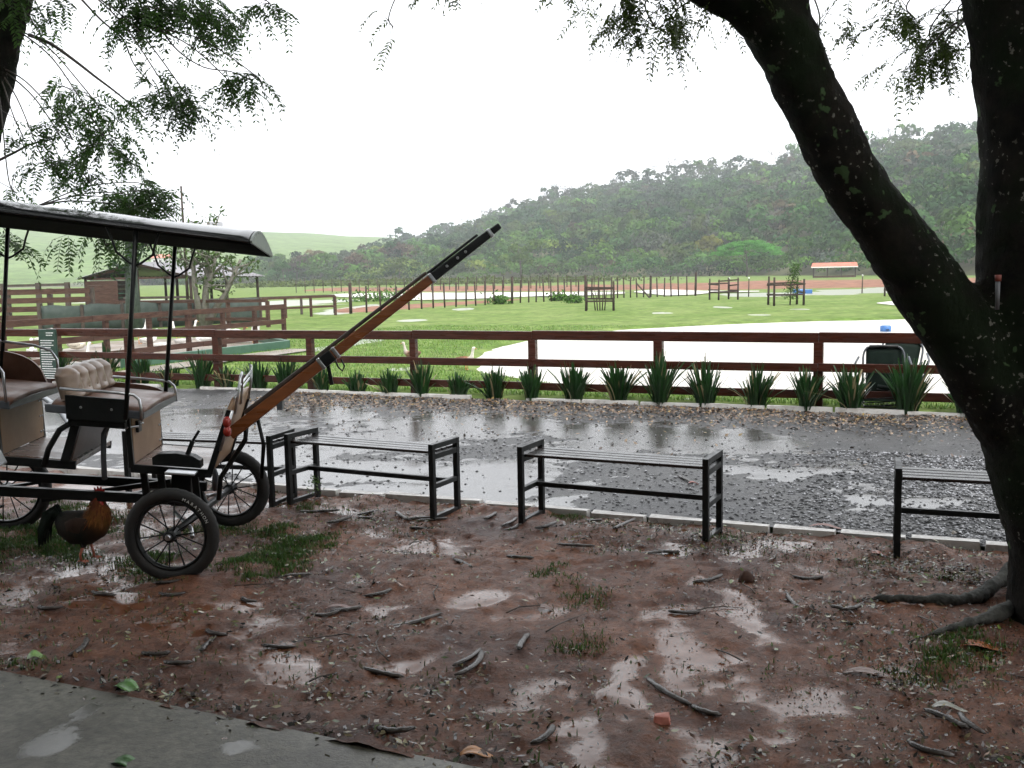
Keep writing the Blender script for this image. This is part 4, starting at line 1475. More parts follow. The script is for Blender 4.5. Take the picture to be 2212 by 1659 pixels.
def seat_unit(u0, back, rear):
    """bench across the carriage: front panel, cushion, padded back, side arms"""
    # front panel with bolts
    pan = cbox(u0 - .03, u0, .005, .695, .62, .90, 'seat_panel', M_board)
    for v in (.62, .66):
        for z in (.66, .76, .86):
            mb = MB(CB); mb.loft([C(u0, v + .015, z), C(u0 + .006, v + .015, z)], [.008, .006], n=8); mb.build('bolt', M_chrome, pan)
    for v in (-.012, .70):
        cbar((u0 - .012, v, .60), (u0 - .022, v, .92), .032, .03, 'panel_post', M_black, up=CX)
    cbox(u0 - .46, u0 + .09, -.085, .79, .905, .955, 'seat_frame', M_grey, bevel=.008)
    # soft cushion, slightly crowned
    g = []
    for i in range(11):
        t = i / 10; u = u0 - .42 + .51 * t
        g.append([C(u, -.08 + .86 * j / 12, .958 + .035 * math.sin(math.pi * j / 12) ** .5 * (1 - .35 * t ** 4) + .004 * math.sin(j * 3.1)) for j in range(13)])
    mb = MB(CB); mb.sheet(g, .03); mb.build('seat_cushion', M_seat)
    return pan


seat_unit(0, -.33, False)
seat_unit(-.74, -1.08, True)
# black side box of the driver's seat with rivets
sb = cbox(-.335, -.005, -.115, -.09, .88, 1.02, 'side_box', M_black)
for u in (-.25, -.08):
    mb = MB(CB); mb.loft([C(u, -.115, .955), C(u, -.122, .955)], [.008, .006], n=8); mb.build('rivet', M_chrome, sb)
cbox(-.335, -.02, -.088, .78, .84, .885, 'seat_base', M_black)
# latch on the driver's seat panel
lt = cbox(.002, .02, .06, .14, .80, .87, 'latch', M_black)
ctube([(.022, .075, .85), (.035, .10, .855), (.03, .125, .85)], .007, 'latch_handle', M_chrome, lt)
# tufted back of the driver's seat
def tufted(u0, v0, v1, z0, z1, lean):
    nv, nz = 66, 26
    g = []; mb = MB(CB)
    for j in range(nz):
        tz = j / (nz - 1); row = []
        for i in range(nv):
            tv = i / (nv - 1)
            k = abs(math.sin(math.pi * 5 * tv))
            shift = abs(math.sin(math.pi * (5 * tv + .5)))
            d = k ** .5 * (1 - .25 * tz)
            for q in range(6):
                d -= .55 * math.exp(-((tv - q / 5) / .045) ** 2 - ((tz - .64) / .13) ** 2)
            for q in range(5):
                d -= .30 * math.exp(-((tv - (q + .5) / 5) / .05) ** 2 - ((tz - .36) / .12) ** 2)
            edge = min(1, min(tv, 1 - tv) * 14, min(tz, 1 - tz) * 6) ** .5
            row.append(C(u0 - lean * tz + (.028 + .036 * d) * edge, v0 + (v1 - v0) * tv, z0 + (z1 - z0) * tz + .010 * k * tz - .035 * (1 - min(1, min(tv, 1 - tv) * 9)) ** 2 * tz))
        g.append(row)
    mb.sheet(g, .05, up=CX)
    return mb.build('tufted_backrest', M_vinyl)


tb = tufted(-.325, -.05, .75, .98, 1.155, .03)
for k in range(5):
    v = -.05 + (k + .5) * .16
    mb = MB(CB); q = C(-.292, v, 1.043); mb.loft([q, q + CX * .012], [.009, .006], n=8); mb.build('button', M_vinyl, tb)
# brown low arm boards at the far ends of both seats
for u0, top in ((.0, 1.0), (-.74, 1.15)):
    pts = []
    for t in np.linspace(0, 1, 14):
        u = u0 - .44 + .44 * t
        pts.append(C(u, .80, .965 + (top - .965) * (1 - t ** 4) ** .6))
    poly = [C(u0 - .44, .80, .95)] + pts + [C(u0, .80, .95)]
    mb = MB(CB); mb.prism(poly[::-1], CYv * .022); mb.build('arm_board', M_seat)
cbox(-1.22, -1.18, -.05, .78, .96, 1.33, 'rear_backrest', M_seat)
# bright arm rails
for v, nm in ((-.105, 0), (.805, 1)):
    zz = 1.055 if v < 0 else 1.035
    ctube([(-.36, v, zz), (-.05, v, zz), (.045, v, zz - .005), (.075, v, zz - .03), (.082, v, .98), (.082, v, .90)], .009, 'arm_rail', M_chrome)
    ctube([(-1.15, v, 1.22), (-.80, v, 1.20), (-.70, v, 1.175), (-.665, v, 1.12), (-.66, v, .95)], .009, 'arm_rail', M_chrome)
# floors
cbox(-.03, .43, .0, .70, .588, .618, 'front_floor', M_floor)
cbox(-.745, -.33, .0, .70, .588, .618, 'rear_floor', M_floor)
for v in (-.014, .714):
    cbar((-.02, v, .596), (.44, v, .596), .026, .05, 'floor_bearer', M_black)
    cbar((-1.2, v, .59), (-.33, v, .59), .026, .05, 'floor_bearer', M_black)
# slanting boards behind the driver's seat
mb = MB(CB)
mb.hexa([C(-.385, .0, .60), C(-.36, .0, .60), C(-.36, .70, .60), C(-.385, .70, .60), C(-.30, .0, .88), C(-.275, .0, .88), C(-.275, .70, .88), C(-.30, .70, .88)])
mb.build('back_board', M_brownpanel, cart, .003)
cbar((-.40, -.012, .58), (-.30, -.012, .88), .05, .03, 'frame_post', M_black, up=CYv)
cbar((-.40, .712, .58), (-.30, .712, .88), .05, .03, 'frame_post', M_black, up=CYv)
ctube([(-.30, -.03, .87), (-.40, -.04, .80), (-.47, -.04, .68), (-.50, -.04, .585)], .017, 'curved_stay', M_black)
ctube([(-.06, .05, .862), (-.14, .05, .85), (-.18, .05, .78), (-.19, .05, .64), (-.195, .06, .50)], .016, 'curved_stay', M_grey)
ctube([(-.06, -.02, .862), (-.03, -.03, .84), (.03, .02, .845)], .008, 'curved_stay', M_chrome)
# dash board leaning forward
dz = lambda t: (.44 + .155 * t, .60 + .46 * t)
mb = MB(CB)
g = [[C(dz(t)[0], v, dz(t)[1]) for v in np.linspace(.0 + (.05 if t > .9 else 0), .70 - (.05 if t > .9 else 0), 5)] for t in np.linspace(0, 1, 9)]
mb.sheet(g, .02, up=CX); mb.build('dash_board', M_board)
for v in (-.014, .714):
    cbar((.425, v, .575), (.57, v, .99), .03, .035, 'dash_post', M_black, up=CX)
ctube([(.585, .06, .96), (.615, .06, 1.10), (.625, .09, 1.18), (.628, .14, 1.205), (.622, .19, 1.18), (.612, .20, 1.08), (.60, .20, 1.0)], .008, 'whip_holder', M_chrome)
for z in (1.06, 1.11):
    ctube([(.61 - (1.11 - z) * .3, .02, z), (.615 - (1.11 - z) * .3, .62, z + .06)], .007, 'dash_rail', M_chrome)
ctube([(.585, .62, .98), (.61, .62, 1.1), (.615, .62, 1.21)], .008, 'dash_rail', M_chrome)
ctube([(.50, -.02, .74), (.585, -.02, .99)], .011, 'dash_stay', M_chrome)
for z in (.92, .865):
    mb = MB(CB); q = C(.545, -.04, z); mb.loft([q + CX * -.012, q, q + CX * .02, q + CX * .03], [.02, .034, .034, .018], n=12); mb.build('side_lamp', M_red)
# tread plate and brake lever
mb = MB(CB)
poly = [C(.13, -.12, .645), C(.13, -.12, .69), C(.17, -.12, .715), C(.27, -.12, .725), C(.36, -.12, .715), C(.405, -.12, .69), C(.405, -.12, .645)]
mb.prism(poly[::-1], CYv * .09); br = mb.build('brake_quadrant', M_black, cart, .004)
cbar((.315, -.08, .69), (.36, -.08, .80), .02, .026, 'brake_lever', M_black, br, up=CX)
cbar((.36, -.08, .80), (.40, -.08, .865), .012, .016, 'lever_grip', M_black, br, up=CX)
cbox(.20, .37, -.14, -.03, .60, .612, 'step_plate', M_chrome)
# chassis
for v in (.14, .56):
    cbar((-1.5, v, .36), (.30, v, .385), .045, .06, 'chassis_rail', M_black)
cbar((-.7, .45, .25), (.1, .45, .43), .03, .03, 'reach_bar', M_black)
for u in (.02, .12, .32):
    cbar((u, .10, .59), (u + .01, .12, .36), .04, .03, 'hanger', M_black, up=CYv)
cbar((.22, .30, .60), (.19, .35, .32), .12, .14, 'king_post', M_black, up=CYv)
mb = MB(CB); mb.torus(C(.19, .35, .46), (0, 0, 1), .2, .014, 30, 8); mb.build('turntable_ring', M_black)
# canopy poles with curved brackets
def canopy_pole(u, v, z0, z1, lean):
    ctube([(u, v, z0), (u + lean, v, z1)], .014, 'canopy_pole', M_black)
    zc = z1 - .17; uc = u + lean * .85
    for s in (-1, 1):
        ctube([(uc, v, zc - .06), (uc + s * .03, v, zc - .045), (uc + s * .10, v, zc + .01), (uc + s * .12, v, zc + .08), (uc + s * .15, v, zc + .16)], .007, 'canopy_bracket', M_black)


canopy_pole(-.007, -.105, .90, 2.03, .125)
canopy_pole(.01, .81, .90, 1.965, .125)
canopy_pole(-1.03, -.105, .93, 2.05, .12)
canopy_pole(-1.03, .81, .93, 1.99, .12)
# canopy: arched sheet, near edge higher than the far one
def canopy_pt(u, t, lift=0.):
    """t across 0..1"""
    v = -.14 + .97 * t
    zn = 2.005 + .035 * (.75 - u) / 1.35; zf = 1.945 + .025 * (.75 - u) / 1.6
    arch = .098 * (1 - abs(2 * t ** .85 - 1) ** 1.7)
    return C(u, v, zn + (zf - zn) * t + arch + lift)


us = np.linspace(-2.1, .745, 40)
g = [[canopy_pt(u, t, .004 * math.sin(u * 9 + t * 7) * math.sin(t * 3.14)) for t in np.linspace(0, 1, 17)] for u in us]
mb = MB(CB); mb.sheet(g, .012); cano = mb.build('canopy_roof', M_canopy)
g = [[canopy_pt(u, t, -.098 * (1 - abs(2 * t ** .85 - 1) ** 1.7) - .012) for t in np.linspace(.01, .99, 9)] for u in us[::3]]
mb = MB(CB); mb.sheet(g, .006); mb.build('canopy_lining', M_lining, cano)
poly = [canopy_pt(.752, t) for t in np.linspace(0, 1, 15)] + [canopy_pt(.752, .99, -.018), canopy_pt(.752, .01, -.018)]
mb = MB(CB); mb.prism(poly, CX * .012); mb.build('canopy_end', M_canopyend, cano)
for t in np.linspace(.1, .9, 9):
    mb = MB(CB); q = canopy_pt(.766, t, -.012); mb.loft([q, q + CX * .004], [.006, .004], n=6); mb.build('rivet', M_chrome, cano)
mb = MB(CB); mb.tube([canopy_pt(u, 0., -.006) for u in us[::3]], .009, 6); mb.build('canopy_piping', M_canopy, cano)
# mudguards over the rear wheels
for v0, v1 in ((-.32, -.20), (.90, 1.0)):
    g = []
    for th in np.linspace(.35, 2.6, 16):
        q = C(-1.12 + .40 * math.cos(th) + .1, 0, .36 + .42 * math.sin(th) + .12)
        g.append([q + CYv * v0, q + CYv * v1])
    mb = MB(CB); mb.sheet(g, .008); mb.build('mudguard', M_palegrey)


# wheels: hub, spokes, rim, tyre
def wheel(c, axis, R_, name_lbl=None, steer=0., text=False):
    c = np.array(c, float); axis = unit(np.array(axis, float))
    a = unit(np.cross(axis, (0, 0, 1.))); b = np.cross(a, axis)
    root_name = 'wheel'
    mb = MB(CB)
    mb.loft([c - axis * .05, c - axis * .045, c - axis * .02, c + axis * .02, c + axis * .045, c + axis * .05], [.022, .036, .034, .034, .036, .022], n=16)
    whl = mb.build(root_name, M_black, cart)     # hub carries rim, tyre and spokes
    mb = MB(CB); mb.torus(c, axis, R_ - .038, .036, 72, 14, rw=.033, bumps=.0035); mb.build('tyre', M_tyre, whl)
    mb = MB(CB); mb.torus(c, axis, R_ - .075, .010, 60, 8, rw=.024); mb.build('rim', M_black, whl)
    for k in range(14):
        th = 2 * math.pi * k / 14 + .1
        d = a * math.cos(th) + b * math.sin(th)
        s = axis * (.03 if k % 2 else -.03)
        mb = MB(CB); mb.tube([c + d * .03 + s, c + d * (R_ - .078)], .0045, 5); mb.build('spoke', M_black, whl)
    mb = MB(CB); mb.loft([c - axis * .075, c - axis * .05], [.014, .02], n=10); mb.build('axle_cap', M_chrome, whl)
    if text:
        word = 'MARATHON'
        for k, chh in enumerate(word):
            th = R(66 - k * 6.4)
            cu = bpy.data.curves.new('letter', 'FONT'); cu.body = chh; cu.size = .026; cu.align_x = 'CENTER'; cu.extrude = .0006
            to = bpy.data.objects.new('tmp', cu); COL.objects.link(to)
            me = bpy.data.meshes.new_from_object(to.evaluated_get(bpy.context.evaluated_depsgraph_get()))
            bpy.data.objects.remove(to)
            rad = a * -math.cos(th) + b * math.sin(th) if False else (TX * math.cos(th) + np.array([0, 0, 1.]) * math.sin(th))
            tan = TX * math.sin(th) - np.array([0, 0, 1.]) * math.cos(th)
            org = c + rad * (R_ - .052) - axis * .0375
            for vv in me.vertices:
                x, y, z = vv.co
                q = org + tan * x + rad * y - axis * z - CB
                vv.co = tuple(q)
            me.materials.clear(); me.materials.append(M_white)
            link('letter', me, whl)
    return whl


TX = np.array([1., 0, 0])
w1 = at(377, 1252)
wheel((w1[0], w1[1], .262), (0.02, 1, 0), .272, text=True)
w2 = at(502, 1134)
wheel((w2[0], w2[1], .262), (0.02, 1, 0), .272)
MB(CB).tube([(w1[0], w1[1] + .03, .262), (w2[0], w2[1] - .03, .262)], .022, 10).build('front_axle', M_black, cart)
w3 = at(18, 1146)
wheel((w3[0], w3[1], .30), (-.1, 1, 0), .31)
wheel((w3[0] + .12, w3[1] - 1.25, .30), (-.1, 1, 0), .31)
MB(CB).tube([(w3[0], w3[1], .30), (w3[0] + .12, w3[1] - 1.25, .30)], .024, 10).build('rear_axle', M_black, cart)
# leaf springs on the rear axle
for k, vv in enumerate((.2, .8)):
    q = np.array([w3[0] + .1 * vv, w3[1] - 1.25 * vv, .30])
    for i in range(3):
        L = .42 - i * .1
        MB(CB).bar(q + [-L, 0, .10 - .012 * i], q + [0, 0, .05 - .012 * i], .05, .012).bar(q + [0, 0, .05 - .012 * i], q + [L, 0, .10 - .012 * i], .05, .012).build('spring_leaf', M_black, cart)
# crank stays of the front axle
ctube([(.2, .05, .33), (.33, -.12, .28), (.36, -.24, .26)], .012, 'steering_arm', M_chrome)
ctube([(.30, .62, .58), (.33, .72, .44), (.30, .82, .31)], .02, 'steering_arm', M_grey)
ctube([(.28, .66, .30), (.34, .64, .315), (.38, .68, .315)], .012, 'brake_cable', M_chrome)
# raised draught pole
pb_ = aty(497, 938, 6.12); pt_ = aty(1080, 487, 6.45)
pd = pt_ - pb_
pole_up = unit(np.cross(pd, (0, 1., 0)))


def pseg(t0, t1, w0, w1_, name, mat, parent=None, off=0.):
    p, q = pb_ + pd * t0, pb_ + pd * t1
    mb = MB(CB)
    mb.bar(p + pole_up * off, q + pole_up * off, w0 * .8, w0, up=pole_up, ends=(1, w1_ / w0))
    return mb.build(name, mat, parent or cart, .008)


pw = lambda t: .076 - .024 * t
dp = pseg(0, .742, pw(0), pw(.742), 'draught_pole', M_varnish)
pseg(.742, .965, pw(.742) * 1.05, pw(.965) * .98, 'pole_sleeve', M_black, dp)
pseg(.965, 1.0, pw(.965) * .85, pw(1) * .78, 'pole_tip', M_black, dp)
pseg(.33, .375, pw(.33) * 1.14, pw(.375) * 1.14, 'leather_wrap', M_black, dp)
for t in (.325, .378, .735, .955):
    pseg(t, t + .013, pw(t) * 1.2, pw(t) * 1.2, 'steel_band', M_chrome, dp)
pseg(.07, .74, .03, .022, 'pole_batten', M_darkwood, dp, off=.049)
pseg(.74, .93, .02, .016, 'pole_batten', M_black, dp, off=.041)
for t in (.80, .84, .87):
    q = pb_ + pd * t + np.array([0, -1, 0]) * .032
    mb = MB(CB); mb.loft([q, q + [0, -.008, 0]], [.01, .006], n=8); mb.build('rivet', M_chrome, dp)
q = pb_ + pd * .37 - pole_up * .03
ct = [q, q + [.02, 0, -.05], q + [.045, 0, -.075], q + [.06, 0, -.045], q + [.04, 0, 0]]
mb = MB(CB); mb.tube(ct, .006, 6); mb.build('strap', M_black, dp)
q = pb_ + pd * .345 - pole_up * .03
mb = MB(CB); mb.bar(q, q + [.02, 0, -.13], .022, .008, up=(0, 1, 0)); mb.build('strap', M_black, dp)
q = pb_ + pd * .165 - pole_up * .045
mb = MB(CB); mb.box(q + [0, 0, -.004], (.035, .05, .055)); mb.build('pole_bracket', M_grey, dp)
mb = MB(CB); mb.bar(pb_ + pd * .02 + [0, .09, 0], pb_ + pd * .24 + [0, .09, .02], .04, .06, up=pole_up); mb.build('pole_bracket', M_pen, dp)
mb = MB(CB); mb.tube([pb_ + pd * .06, pb_ + pd * .06 + [-.02, .02, -.12], pb_ + [-.08, .02, -.28], pb_ + [-.10, .02, -.42]], .016, 8); mb.build('pole_hinge', M_black, dp)
mb = MB(CB); mb.tube([pb_ + pd * .09 + [0, .05, -.02], pb_ + pd * .09 + [.03, .06, -.2], pb_ + pd * .09 + [.0, .08, -.42]], .014, 8); mb.build('swing_stay', M_black, dp)

# chairs behind the fence
pc = at(1925, 884)
tC = float((pc - F0) @ FD)
cb0 = F0 + FD * tC + FN * .34
chair('dark sling garden chair tipped sideways behind the fence beside the pond', (cb0[0], cb0[1], .07), FA + .08, .0).rotation_euler = (-.10, .17, FA + .05)
cb1 = F0 + FD * (tC - .10) + FN * .14
chair('dark green sling garden chair leaning on the back of the rail fence', (cb1[0], cb1[1], -.02), FA, -.05).rotation_euler = (-.03, -.02, FA - .06)

# ------------------------------------------------------------------ rooster under the carriage
def rooster():
    p = at(190, 1211)
    root = thing('rooster', 'rooster with red comb and golden neck standing beside the carriage wheel', 'rooster', (p[0], p[1], .0), -.05)
    root.scale = (.92, .92, .96)
    k = 1.0
    bk, dk, gd, ru = (.012, .014, .012), (.022, .018, .014), (.30, .13, .03), (.20, .055, .018)
    X = [-.19, -.165, -.125, -.06, .01, .065, .095, .10, .092, .088, .092, .102, .122, .137]
    Z = [.305, .285, .25, .22, .215, .24, .285, .33, .36, .387, .405, .415, .415, .405]
    rx = [.012, .055, .09, .112, .11, .10, .085, .068, .054, .043, .036, .033, .027, .012]
    rz = [.012, .055, .095, .118, .12, .11, .088, .07, .056, .044, .037, .034, .028, .012]
    cols = [bk, bk, dk, dk, bk, (.03, .016, .010), (.14, .06, .014), (.15, .055, .013), (.10, .03, .01), (.09, .022, .009), (.10, .018, .009), (.22, .02, .012), (.28, .015, .01), (.28, .015, .01)]
    mb = MB(); mb.loft(list(zip(X, [0] * len(X), Z)), rx, rz, 14, up=(0, 1, 0), cols=cols)
    body = mb.build('body', M_bird, root)
    # hackle feathers: layered drooping quills over the neck
    r = random.Random(5)
    mb = MB()
    for i in range(150):
        a = r.uniform(0, 6.283); t = r.random()
        cx, cz = .088 + .01 * t, .40 - .14 * t
        rad = .042 + .064 * t
        o = np.array([cx + rad * math.cos(a) * .9, rad * math.sin(a), cz])
        d = unit(np.array([math.cos(a) * .5 - .25, math.sin(a) * .5, -1.]))
        s_ = unit(np.cross(d, (math.cos(a), math.sin(a), 0))) * .006
        n_ = np.array([math.cos(a), math.sin(a), .2]) * .004
        L = .05
        c = np.array((.16, .06, .014)) * r.uniform(.5, 1.2) if r.random() < .7 else np.array((.10, .028, .009))
        mb.color = tuple(c)
        mb.add([o - s_ + n_, o + s_ + n_, o + d * L + n_ * 2], [(0, 1, 2)])
    mb.build('hackle', M_bird, body)
    for s in (-1, 1):
        mb = MB(); mb.color = (.035, .02, .014)
        mb.loft([(.06, s * .085, .26), (.0, s * .108, .25), (-.07, s * .10, .235), (-.14, s * .06, .235)], [.01, .016, .014, .004], [.035, .062, .05, .012], 10)
        mb.build('wing', M_bird, root)
        # thigh, shank and toes
        mb = MB(); mb.color = bk
        mb.loft([(.0, s * .05, .19), (.005, s * .05, .14), (.0, s * .05, .10)], [.042, .032, .014], n=10)
        mb.build('thigh', M_bird, root)
        f = .02 if s > 0 else -.02
        lg = MB(); lg.tube([(.0, s * .05, .11), (f - .005, s * .05, .05), (f, s * .05, .012)], [.011, .008, .008], 7)
        for a in (-.5, 0, .5, math.pi):
            L = .05 if a != math.pi else .025
            lg.tube([(f, s * .05, .012), (f + L * .6 * math.cos(a), s * .05 + L * .6 * math.sin(a), .012), (f + L * math.cos(a), s * .05 + L * math.sin(a), .004)], [.006, .005, .002], 5)
        lg.build('leg', pmat('rooster shank', (.36, .1, .06), (.42, .14, .08), 20, .5), root)
    # sickle tail
    for i in range(13):
        a = -.5 + i / 12 * 1.0
        h = .07 + .05 * math.sin(i * 2.3)
        pts = [(-.15, .03 * a, .26), (-.20, .07 * a, .28 + h * .6), (-.24, .10 * a, .27 + h * .4), (-.275, .13 * a, .20 + h * .2), (-.285, .15 * a, .11 + .05 * (i % 3))]
        mb = MB(); mb.color = (.010, .016, .012)
        mb.loft(pts, [.004, .005, .005, .004, .002], [.016, .028, .03, .022, .006], 6)
        mb.build('tail_feather', M_bird, root)
    # comb
    poly = [(.075, 0, .43), (.062, 0, .455), (.078, 0, .452), (.075, 0, .478), (.095, 0, .462), (.098, 0, .487), (.112, 0, .465), (.122, 0, .485), (.13, 0, .46), (.145, 0, .468), (.145, 0, .44), (.15, 0, .415), (.12, 0, .42)]
    MB().prism([(x, -.007, z) for x, y, z in poly], (0, .014, 0)).build('comb', M_comb, root, .003)
    for s in (-1, 1):
        MB().loft([(.12, s * .016, .40), (.125, s * .02, .37), (.122, s * .018, .335), (.12, s * .016, .32)], [.012, .018, .018, .005], [.01, .016, .014, .004], 8, up=(0, 1, 0)).build('wattle', M_comb, root)
        MB().loft([(.112, s * .026, .415), (.112, s * .031, .415)], [.006, .003], n=8, up=(1, 0, 0)).build('eye', M_black, root)
    MB().loft([(.13, 0, .408), (.15, 0, .402), (.162, 0, .392)], [.011, .008, .002], [.01, .008, .002], 8).build('beak', pmat('pale horn', (.5, .42, .3), (.58, .5, .36), 20, .4), root)


rooster()

# ------------------------------------------------------------------ the two shade trees
bark = bpy.data.materials.new('mossy wet bark'); bark.use_nodes = True
_nt = bark.node_tree; _N = _nt.nodes; _L = _nt.links; _b = _N['Principled BSDF']
_tc = _N.new('ShaderNodeTexCoord')
def _noise(sc, det=6, ro=.6):
    n = _N.new('ShaderNodeTexNoise'); n.inputs['Scale'].default_value = sc; n.inputs['Detail'].default_value = det; n.inputs['Roughness'].default_value = ro
    _L.new(_tc.outputs['Object'], n.inputs['Vector']); return n
_r1 = ramp(_nt, (.006, .0055, .0045), (.022, .018, .013), .35, .65); _L.new(_noise(9).outputs['Fac'], _r1.inputs['Fac'])
_r2 = ramp(_nt, (0, 0, 0), (1, 1, 1), .48, .62); _L.new(_noise(2.3).outputs['Fac'], _r2.inputs['Fac'])
_m1 = _N.new('ShaderNodeMixRGB'); _m1.inputs[2].default_value = (.010, .018, .006, 1); _L.new(_r2.outputs[0], _m1.inputs[0]); _L.new(_r1.outputs[0], _m1.inputs[1])
_r3 = ramp(_nt, (0, 0, 0), (1, 1, 1), .635, .665); _L.new(_noise(36, 3, .5).outputs['Fac'], _r3.inputs['Fac'])
_r4 = ramp(_nt, (0, 0, 0), (1, 1, 1), .50, .62); _L.new(_noise(2.9, 3).outputs['Fac'], _r4.inputs['Fac'])
_mu = _N.new('ShaderNodeMath'); _mu.operation = 'MULTIPLY'; _L.new(_r3.outputs[0], _mu.inputs[0]); _L.new(_r4.outputs[0], _mu.inputs[1])
_m2 = _N.new('ShaderNodeMixRGB'); _m2.inputs[2].default_value = (.22, .21, .18, 1); _L.new(_mu.outputs[0], _m2.inputs[0]); _L.new(_m1.outputs[0], _m2.inputs[1])
_r5 = ramp(_nt, (0, 0, 0), (1, 1, 1), .66, .69); _L.new(_noise(11, 3, .5).outputs['Fac'], _r5.inputs['Fac'])
_m3 = _N.new('ShaderNodeMixRGB'); _m3.inputs[2].default_value = (.075, .13, .055, 1); _L.new(_r5.outputs[0], _m3.inputs[0]); _L.new(_m2.outputs[0], _m3.inputs[1])
_L.new(_m3.outputs[0], _b.inputs['Base Color'])
_b.inputs['Roughness'].default_value = .75; _b.inputs['Specular IOR Level'].default_value = .12
_mp = _N.new('ShaderNodeMapping'); _mp.inputs['Scale'].default_value = (1, 1, .35); _L.new(_tc.outputs['Object'], _mp.inputs['Vector'])
_cr = _noise(30, 8, .75); _L.new(_mp.outputs[0], _cr.inputs['Vector'])
_bp = _N.new('ShaderNodeBump'); _bp.inputs['Strength'].default_value = 1.0; _bp.inputs['Distance'].default_value = .05
_L.new(_cr.outputs['Fac'], _bp.inputs['Height']); _L.new(_bp.outputs[0], _b.inputs['Normal'])


def smooth_path(P, R_, k=5):
    """Catmull-Rom through points with radii"""
    P = np.array(P, float); R_ = np.array(R_, float)
    A = np.column_stack([P, R_]); out = []
    for i in range(len(A) - 1):
        p0, p1, p2, p3 = A[max(i - 1, 0)], A[i], A[i + 1], A[min(i + 2, len(A) - 1)]
        for t in np.linspace(0, 1, k, endpoint=False):
            out.append(.5 * ((2 * p1) + (-p0 + p2) * t + (2 * p0 - 5 * p1 + 4 * p2 - p3) * t ** 2 + (-p0 + 3 * p1 - 3 * p2 + p3) * t ** 3))
    out.append(A[-1])
    out = np.array(out)
    return out[:, :3], np.maximum(out[:, 3], .004)


def limb_mesh(name, paths, parent, org, voxel=.028):
    mb = MB(org)
    for P, R_ in paths:
        q, rr_ = smooth_path(P, R_)
        mb.tube(q, list(rr_), 14)
    o = mb.build(name, bark, parent)
    md = o.modifiers.new('join', 'REMESH'); md.mode = 'VOXEL'; md.voxel_size = voxel; md.use_smooth_shade = True
    sm = o.modifiers.new('smooth', 'SMOOTH'); sm.iterations = 6; sm.factor = .5
    dg = bpy.context.evaluated_depsgraph_get()
    me = bpy.data.meshes.new_from_object(o.evaluated_get(dg))
    o.modifiers.clear()
    n = len(me.vertices)
    co = np.empty(n * 3, np.float32); me.vertices.foreach_get('co', co); co = co.reshape(-1, 3)
    no = np.empty(n * 3, np.float32); me.vertices.foreach_get('normal', no); no = no.reshape(-1, 3)
    d = .045 * (fbm(co[:, 0] * 5 + co[:, 1] * 3, co[:, 2] * 2.6, 5) - .5) + .026 * (fbm(co[:, 0] * 23 + co[:, 1] * 17, co[:, 2] * 13, 6, 3) - .5)
    co = co + no * d[:, None]
    me.vertices.foreach_set('co', co.ravel()); me.update()
    me.materials.clear(); me.materials.append(bark)
    o.data = me
    return o


TB = at(2306, 1335)
tree = thing('leaning_shade_tree', 'big dark forked shade tree with mossy trunk and one limb leaning over the road', 'tree', TB)
YT = TB[1]
W = lambda x, y, dY=0.: aty(x, y, YT + dY)
stem = ([TB + [0.02, 0, -.15], W(2300, 1290), W(2288, 1180), W(2243, 1000), W(2225, 860), W(2220, 700), W(2221, 500), W(2219, 330), W(2205, 150), W(2183, -20), W(2170, -250), W(2200, -600)],
        [.285, .255, .232, .235, .235, .225, .212, .205, .205, .2, .19, .15])
limb = ([W(2225, 960), W(2150, 840), W(2075, 722), W(2008, 620), W(1934, 520), W(1871, 430), W(1806, 320), W(1758, 225), W(1705, 105), W(1672, 40), W(1690, -70), W(1720, -240), W(1700, -500)],
        [.19, .185, .17, .158, .15, .142, .138, .14, .147, .15, .13, .11, .09])
fork2 = ([W(1700, 100), W(1640, 35), W(1560, -22), W(1450, -75), W(1300, -140), W(1150, -260, .3)], [.13, .12, .11, .10, .085, .05])
roots = []
for path, rad in (([(2330, 1200), (2185, 1262), (2100, 1297), (2000, 1311), (1900, 1304), (1825, 1299)], [.11, .052, .034, .028, .022, .010]),
                  ([(2340, 1270), (2215, 1320), (2130, 1349), (2050, 1366), (1960, 1388)], [.10, .048, .030, .024, .010])):
    P = []
    for i, (x, y) in enumerate(path):
        q = at(x, y); q[2] = [.16, .06, .02, .012, .006, -.004][i] + max(float(yard_relief(q[0], q[1])), -.01) * (i > 0)
        P.append(q)
    roots.append((P, rad))
limb_mesh('trunk', [stem, limb, fork2], tree, TB)
ro_ = limb_mesh('roots', roots, tree, TB, .014)
ro_.data.materials.clear(); ro_.data.materials.append(pmat('lichened grey root', (.010, .011, .009), (.055, .055, .046), 14, .8, 1.0, 40))
# little stubs on the limb
mb = MB(TB)
for (x, y, dx, dy) in ((2018, 545, 10, -1), (2072, 620, 9, 2), (1775, 100, 8, 6)):
    mb.tube([W(x - 12, y), W(x + dx, y + dy)], [.012, .006], 6)
mb.build('twig_stub', bark, tree)
# rain gauge fixed to the trunk
q = W(2155, 632, -.21)
rg = thing('rain_gauge', 'slim pale rain gauge tube with red top fixed to the trunk', 'gauge', q)
MB().loft([(0, 0, -.075), (0, 0, .05)], [.009, .010], n=10).build('tube', pmat('milky plastic', (.1, .1, .11), (.14, .14, .15), 10, .4), rg)
MB().loft([(0, 0, .05), (0, 0, .078)], [.013, .014], n=10).build('cap', pmat('faded red plastic', (.2, .04, .03), (.26, .06, .04), 10, .5), rg)

